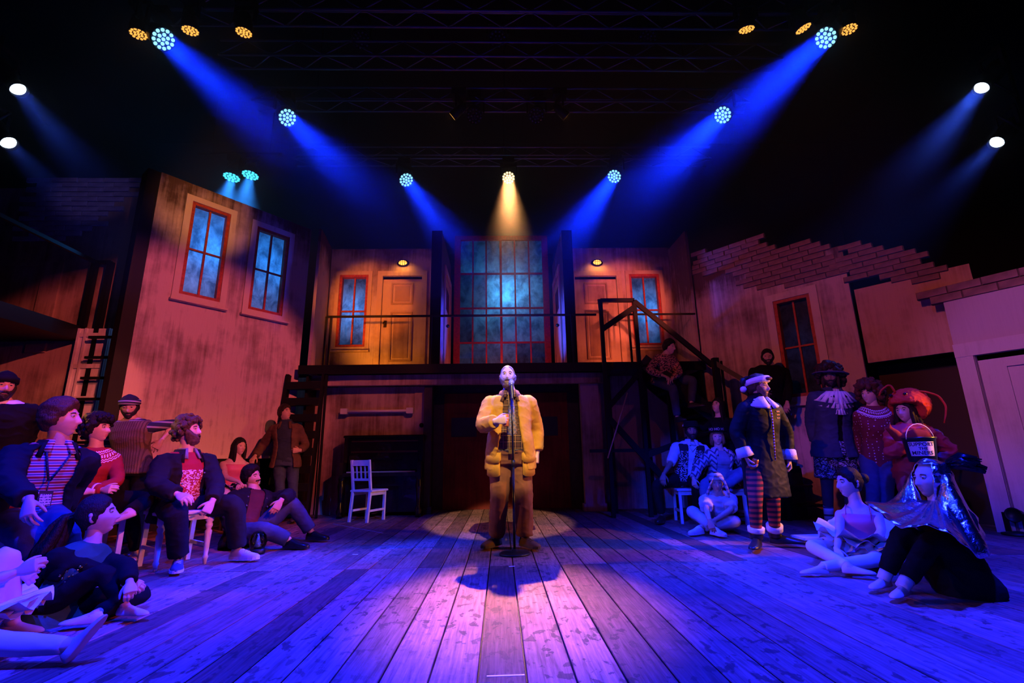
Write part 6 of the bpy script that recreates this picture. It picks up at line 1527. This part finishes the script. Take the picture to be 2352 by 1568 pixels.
w_, d_, p_, cu, h_ = P_.hand_frame('R'); c = w_+d_*.085+p_*.04; ax = Vector((.2, -.4, .9)).normalized(); t = thing('drink_can', 'orange drink can held low by the man in the elf costume', 'can', c-ax*.06); Mx = Matrix.Translation(c)@ax.to_track_quat('Z', 'Y').to_matrix().to_4x4()
MB().lathe([(.024, -.062), (.030, -.055), (.031, .048), (.026, .058)], 18, M=Mx).build('can_body', M('orange_can', (.75, .22, .03), .35, .4), t); MB().lathe([(.027, .056), (.027, .062), (.024, .062), (.023, .058), (.002, .058)], 18, M=Mx).build('can_rim', M('steel', (.5, .5, .52), .25, .95), t)
# man in blue blazer and jabot
sp = dict(hip=(1915, 1022), Y=5.9, neck=(1910, 895, 0), head=(1907, 867, 0), face=185, look=(-.62, -.78, .05), nl=.17, shw=.19,
          arms={'R': ((1862, 965, 1), (1873, 1018, -1), dict(palm=(.9, 0, 0), curl=.5)), 'L': ((1976, 945, 1), (2032, 936, 0), dict(dir=(.8, -.4, -.3), palm=(-.2, .3, -.9), curl=.3))},
          legs={'R': ((1900, 1118, -1), (1904, 1196, 'z', .1), 195), 'L': ((1950, 1118, -1), (1956, 1196, 'z', .1), 165)})
P_ = Person('man in blue blazer, white ruffled jabot and patterned shorts with big curly hair', sp, 1.84, 1.05, SK4); P_.body(('legs',)); P_.hair((.05, .025, .015), 'short', .055, seed=7., curl=1.6, length=.1, parts=20); P_.beard(HAIRD, .01); P_.brows(HAIRD)
BLZ = fabric('navy_blazer', (.035, .05, .085)); P_.top('shirt', JET, 0, 1.0, .008, 0); P_.top('blazer', BLZ, -.2, .985, .03, .95, (.12, .06), .1, .02, .006, sinfl=.026); collar(P_, 'blazer_collar', BLZ, .084, .035, .07, .45, .985)
m = MB()
for t_, w_, h_, o_ in ((1.0, .15, .09, .10), (.96, .26, .15, .15), (.84, .21, .13, .16), (.72, .14, .12, .165)):
    rs = []
    for i in range(33):
        u = lerp(-1, 1, i/32); f_ = .014*math.sin(i*1.55); rs.append([P_.chest(u*w_*.45, t_+.02, o_-.06*u*u), P_.chest(u*w_, t_+.02, o_+f_-.09*u*u)+Vector((0, 0, -h_*(1-.25*u*u))), P_.chest(u*w_, t_+.02, o_+f_-.09*u*u-.006)+Vector((0, 0, -h_*(1-.25*u*u))), P_.chest(u*w_*.45, t_+.02, o_-.045*u*u-.01)])
    m.ring(rs)
m.build('jabot', fabric('white_lace', (.74, .72, .78), .8, .08, .5), P_.t)
P_.legs('shorts', fabric('printed_shorts', (.02, .02, .03), extra=lambda T, c: T.mix(T.ramp(T.noise(T.co(scale=(1, 1, 2)), 30, 2, .5, 1.5), (.54, 0.), (.57, 1.)), c, (.5, .5, .6))), .40, .03, .1, r=(.094, .092, .09, .06, .05)); P_.legs('tights', fabric('grey_tights', (.05, .05, .08)), .97, .003, .05, wr=.001)
for sd in 'LR': P_.tubeleg('sock', fabric('white_sock', (.6, .58, .62), extra=stripes_z(.09, (.75, (.62, .6, .64)), (.25, (.05, .05, .08)))), sd, .55, 1.0, .007); P_.shoe(sd, CANV, RUB, laces=LACE)
m = MB(); m.lathe([(.105, .045), (.19, .04), (.2, .045), (.19, .052), (.112, .06), (.11, .11), (.09, .14), (.02, .15), (.002, .15)], 26, M=P_.HM@Matrix.Rotation(-.1, 4, 'Y')); m.build('brimmed_hat', fabric('grey_felt', (.10, .09, .12)), P_.t)
# curly woman in Fair Isle jumper
sp = dict(hip=(2016, 1058), Y=5.6, neck=(2006, 934, 0), head=(1998, 906, 0), face=200, look=(-.9, -.38, .05), nl=.165,
          arms={'R': ((1972, 1000, 1), (1972, 1050, 1)), 'L': ((2072, 985, 1), (2134, 985, 0), dict(dir=(.85, -.3, -.2), palm=(-.1, .3, -.9), curl=.3))},
          legs={'R': ((2006, 1128, -1), (2004, 1212, 'z', .1), 190), 'L': ((2036, 1128, -1), (2040, 1212, 'z', .1), 170)})
P_ = Person('curly-haired woman in maroon Fair Isle jumper and jeans', sp, 1.70, .98, SK3, female=True); P_.body(); P_.hair(HAIRR, 'short', .05, seed=8., curl=2.2); P_.brows(HAIRB)
ctr = tuple(P_.neck+Vector((0, 0, .03))-P_.base); W2 = (.62, .55, .6); P_.top('jumper', fabric('maroon_fair_isle', (.16, .018, .025), .9, .15, .6, 160, extra=yoke(ctr, ((.125, .135, W2, 1), (.145, .165, W2, 2), (.175, .19, W2, 0), (.2, .206, W2, 1)), (.6, .5, .5))), -.22, 1.02, .02, .95, wr=.004); P_.legs('jeans', DENIM, .97, .014, .05)
for sd in 'LR': P_.shoe(sd, LEATH)
# lobster girl
sp = dict(hip=(2098, 1078), Y=5.15, neck=(2092, 976, 0), head=(2079, 944, 0), face=200, look=(-.9, -.42, .02), nl=.165, shw=.185, hs=1.06,
          arms={'R': ((2046, 1042, -1), (2088, 1010, -1), dict(palm=(0, .5, -1), curl=.6)), 'L': ((2184, 1036, 1), (2150, 1062, -1), dict(dir=(-.8, -.2, -.3), palm=(-.3, .8, 0), curl=.4))},
          legs={'R': ((2086, 1150, -1), (2086, 1236, 'z', .1), 195), 'L': ((2122, 1150, -1), (2124, 1236, 'z', .1), 170)})
P_ = Person('girl in furry red lobster hat and red puffer jacket holding a bucket', sp, 1.48, .98, SK3, female=True); P_.body(); P_.hair(HAIRB, 'short', .014, length=.2, parts=14); P_.brows(HAIRB)
LOB = fabric('red_fur', (.50, .05, .018), .95, .3, 1.0, 90); PUF = fabric('red_puffer', (.48, .035, .03), .55, .12, .3, spec=.4)
P_.top('puffer_jacket', PUF, -.2, 1.04, .045, .93, wr=.016, sinfl=.038, seed=3.); P_.legs('red_trousers', PUF, .97, .02, .05)
for sd in 'LR': P_.shoe(sd, LEATH)
m = MB(); rs = []
for i in range(14):
    t_ = i/13; el = lerp(-1.15, PI/2-.05, t_); ce, se = math.cos(el), math.sin(el); r = []
    for j in range(28):
        a = 2*PI*j/28; x_, y_, z_ = .185*ce*math.sin(a)-.02, -.075+.2*ce*math.cos(a), .07+.185*se
        if math.cos(a) > .1: z_ = max(z_, lerp(-.09, .075, smst(.1, .6, math.cos(a)))+.01*t_)
        r.append(P_.hp(x_, y_, z_))
    rs.append(r)
m.ring(rs); g = fuse(m, .012, 2, .01, 40, 2.); g.build('lobster_hat', LOB, P_.t)
for sx in (-1, 1):
    MB().ball(P_.hp(sx*.07, .085, .175), (.02, .02, .016), 10, 6).build('hat_eye', M('black_bead', (.01, .01, .01), .15), P_.t)
    pts = [P_.hp(-.07, .04, .2), P_.hp(-.18, -.06, .20), P_.hp(-.26, -.16, .15), P_.hp(-.29, -.2, .04), P_.hp(-.27, -.2, -.06), P_.hp(-.25, -.18, -.14)] if sx > 0 else [P_.hp(.03, .06, .2), P_.hp(.05, .08, .28), P_.hp(.07, .10, .29), P_.hp(.13, .13, .24), P_.hp(.15, .15, .18)]
    pp, rr = bend(pts, [.011, .011, .010, .010, .009, .007][:len(pts)], .3, 3); MB().tube(pp, rr, 8).build('antenna', LOB, P_.t)
MB().tube([P_.hp(-.075, -.02, -.02), P_.hp(-.105, -.04, -.12), P_.hp(-.10, -.0, -.24), P_.hp(-.085, .02, -.30)], [.022, .024, .02, .006], 8).build('plait', hair_mat(HAIRB), P_.t)
w_ = P_.J['wrR']; m = MB(); f_ = Vector((.75, -.3, -.1)).normalized(); s_ = Vector((0, -.15, 1)).normalized(); n_ = f_.cross(s_)
c0_ = w_-f_*.05
m.tube([c0_-f_*.05, c0_+f_*.03, c0_+f_*.11+s_*.035, c0_+f_*.19+s_*.045, c0_+f_*.27+s_*.01], [.045, .078, .085, .066, .012], 14, flat=.65, side=s_); m.tube([c0_-f_*.02-s_*.01, c0_-f_*.07+s_*.06, c0_-f_*.12+s_*.11, c0_-f_*.1+s_*.16], [.05, .045, .032, .006], 12, flat=.65, side=f_)
fuse(m, .01, 3).build('lobster_claw', fabric('dark_red_felt', (.20, .02, .014), .9), P_.t)
# bucket with its sign
c = at(2115, 1033, 4.82); t = thing('collecting_bucket', 'dark green bucket with a SUPPORT THE MINERS sign hanging from the claw', 'bucket', c-Vector((0, 0, .115)))
BK = M('dark_green_plastic', (.012, .03, .015), .3); rb = lambda z: .105+.2*(z)*.12
MB().lathe([(.105, -.115), (.112, -.11), (.134, .105), (.142, .108), (.142, .122), (.132, .122), (.128, .10), (.1, -.10), (.01, -.102)], 28, M=Matrix.Translation(c)).build('pail', BK, t)
rz = lambda z: lerp(.112, .134, (z+.11)/.215)+.0016
def onb(x, y): a = x/.125-.62; z = y+.0; r = rz(z); return c+Vector((r*math.sin(a), -r*math.cos(a), z))
m = MB(); m.ring([[onb(lerp(-.105, .105, i/16), y) for i in range(17)] for y in (-.058, 0, .078)], cap=(False, False), closed=False); sg_ = m.build('sign', M('white_card', (.72, .68, .7), .7), t)
def onb2(x, y): p_ = onb(x, y); d_ = (p_-c); return p_+Vector((d_.x, d_.y, 0)).normalized()*.0012
INK = M('marker_ink', (.015, .012, .03), .7)
text_mesh('lettering', 'SUPPORT', .047, INK, sg_, lambda x, y: onb2(x*1.02, y+.052), .0009); text_mesh('lettering', 'THE', .034, INK, sg_, lambda x, y: onb2(x*1.15+.01, y+.012), .0008); text_mesh('lettering', 'MINERS', .050, INK, sg_, lambda x, y: onb2(x*1.05, y-.03), .0009)
m = MB(); m.tube([c+Vector((-.142*math.cos(a), -.02, .105+.15*math.sin(a))) for a in (PI*k/10 for k in range(11))], .0035, 6); m.build('handle', M('white_wire', (.7, .68, .7), .4), t)
# ballet girl with bun
sp = dict(hip=(1986, 1270), Y=4.15, neck=(1968, 1158, 0), head=(1951, 1108, 0), face=215, look=(-.98, .02, -.02), nl=.175, hs=1.04,
          arms={'R': ((1928, 1226, -1), (1922, 1262, -1), dict(dir=(-.2, -.5, -.5), palm=(.6, .4, -.5), curl=.6)), 'L': ((2026, 1222, -1), (1972, 1272, -1), dict(dir=(-.7, -.2, -.6), palm=(-.2, .6, -.6), curl=.4))},
          legs={'R': ((1858, 1252, -1), (1950, 1300, 'z', .08), 120), 'L': ((2012, 1286, -1), (1886, 1302, 'z', .065), 275)})
P_ = Person('ballet girl in pink camisole and white tights sitting cross-legged at right', sp, 1.52, .9, SK3, female=True); P_.body(('arms', 'legs')); P_.hair(HAIRD, 'short', .010, seed=13.); P_.brows(HAIRD)
MB().ball(P_.hp(0, -.125, .03), (.045, .045, .045), 14, 10).build('hair_bun', hair_mat(HAIRD), P_.t)
P_.top('camisole', PINKC, -.08, .80, .009, 0, wr=.002); m = MB()
for s_ in (-1, 1): m.tube([P_.chest(s_*.085, .79, .105), P_.chest(s_*.085, .93, .07), P_.chest(s_*.08, .985, .0), P_.chest(s_*.07, .9, -.09)], .004, 6)
m.build('straps', PINKC, P_.t)
P_.legs('tights', TIGHTS, .985, .006, .12, wr=.001)
for sd in 'LR': P_.foot(sd, SLIP)
tutu(P_, P_.hip+Vector((-.01, -.02, .115)), .13, .33, TULLE, (-.03, -.08, 1), 34, 3, .06)
a = at(1888, 1232, 5.12); t = thing('paper_sheaf', 'white sheaf of papers on the floor behind the ballet girl', 'papers', (a.x, a.y, 0))
q0 = Vector((a.x, a.y, .0)); hgt_ = a.z
m = MB()
for i in range(3): m.box((a.x-.24+.01*i, a.y-.10+.008*i, .003+.006*i), (a.x+.2+.012*i, a.y+.16+.006*i, .007+.006*i), 0)
m.v = [tuple(Vector(v)+Vector((0, 0, max(0, hgt_-.02)))) for v in m.v]; m.build('sheets', M('white_paper', (.75, .73, .76), .7), t)
if hgt_ > .03: MB().box((a.x-.16, a.y-.04, 0), (a.x+.18, a.y+.14, hgt_-.017)).build('box', M('dark_box', (.02, .02, .03), .7), t)
# girl in silver cape
sp = dict(hip=(2226, 1352), Y=3.22, neck=(2156, 1160, 0), head=(2139, 1100, 0), face=225, look=(-.98, -.02, .02), nl=.185, hs=1.03,
          arms={},
          legs={'R': ((2078, 1216, -1), (2030, 1328, 'z', .075), 245), 'L': ((2146, 1234, -1), (2074, 1346, 'z', .075), 240)})
P_ = Person('girl wrapped in a crinkled silver foil cape sitting on the floor at right', sp, 1.6, .95, SK3, female=True); P_.body(); P_.brows(HAIRG)
P_.top('black_top', JET, -.15, 1.0, .018, .95); P_.legs('leggings', JET, .93, .016, .1)
for sd in 'LR': P_.foot(sd, SLIP); P_.tubeleg('sock', fabric('pale_sock', (.62, .58, .62)), sd, .86, 1.03, .006)
FOIL, nt_, b_ = new_mat('silver_foil'); T = NT(nt_); b_.inputs['Base Color'].default_value = (.78, .78, .82, 1); b_.inputs['Metallic'].default_value = 1; b_.inputs['Roughness'].default_value = .2
T.link(T.bump(T.math('ADD', T.noise(T.co(), 22, 4, .6, .6), T.math('MULTIPLY', T.noise(T.co(), 9, 2), 1.5)), .45, .02), b_.inputs['Normal'])
m = MB(); ed = []
for (x, y, Y) in ((1998, 1154, 3.34), (2030, 1186, 3.1), (2077, 1216, 2.94), (2118, 1204, 2.86), (2170, 1222, 2.84), (2215, 1252, 2.9), (2261, 1282, 3.0), (2258, 1235, 3.2), (2248, 1196, 3.42), (2215, 1180, 3.6), (2150, 1180, 3.66), (2070, 1165, 3.55)): ed.append(at(x, y, Y))
n_ = len(ed); K = 6; rim = []
for i in range(n_*K):
    a, f_ = divmod(i, K); f_ /= K; p0, p1, p2, p3 = ed[a-1], ed[a], ed[(a+1) % n_], ed[(a+2) % n_]
    rim.append(.5*((2*p1)+(p2-p0)*f_+(2*p0-5*p1+4*p2-p3)*f_*f_+(3*p1-p0-3*p2+p3)*f_**3))
N_ = len(rim); ctr = P_.neck+Vector((0, 0, .05))
def neckpt(i):
    d_ = rim[i]-ctr; d_.z = 0; d_.normalize(); return d_
rs = []
for k in range(9):
    t_ = k/8; r = []
    for i in range(N_):
        d_ = neckpt(i); fr_ = d_.dot(Vector((-.98, -.2, 0))); p0 = P_.head+d_*lerp(.108, .085, smst(.3, .9, fr_))+Vector((0, 0, lerp(.035, -.135, smst(.2, .85, fr_)))); p = lerp(p0, rim[i], t_)-Vector((0, 0, .02*math.sin(PI*t_)))
        fo = (math.sin(i*1.05)*.018+math.sin(i*.47+2)*.02)*t_**.8; r.append(p+d_*fo+Vector((0, 0, fo*.9*(1-t_*.6))))
    rs.append(r)
m.ring(rs, cap=(False, False)); o_ = m.build('foil_cape', FOIL, P_.t); md_ = o_.modifiers.new('t', 'SOLIDIFY'); md_.thickness = .004
m = MB(); idx = {}
for f in HF:
    w_ = []
    mk = [max(abs(HG[i][0])-.95, HP[i].z-.088, ) for i in f]
    if max(mk) <= 0: continue
    for i, d_ in zip(f, mk):
        if i not in idx:
            p = HP[i]; nz = noise.noise(p*30)*.012; dz_ = -.05*smst(-.03, -.12, p.z)-.012*smst(.06, .12, p.z); idx[i] = len(m.v); m.v.append(tuple(P_.HM@(p*1.10+HNRM[i]*(.012+nz)+Vector((0, -.008, dz_)))))
        w_.append(idx[i])
    m.f.append(tuple(w_)); m.m.append(0); m.sm.append(True)
o_ = m.build('foil_hood', FOIL, P_.t); md_ = o_.modifiers.new('t', 'SOLIDIFY'); md_.thickness = .005
m = MB(); rd = random.Random(8)
for i in range(9):
    a_ = rd.uniform(-.6, .9); b_0 = P_.hp(-.06+.02*math.cos(i), -.08, .10); tip = P_.hp(-.09-.10*math.cos(a_), -.14-.08*rd.random(), .10+.06*math.sin(a_*2)); sd_ = Vector((rd.uniform(-1, 1), rd.uniform(-1, 1), rd.uniform(-.2, 1))).normalized()
    m.tube([b_0, lerp(b_0, tip, .5)+Vector((0, 0, .02)), tip], [.03, .04, .012], 6, flat=.25, side=sd_)
m.build('black_foil_bow', M('black_foil', (.02, .02, .025), .18, .8), P_.t)
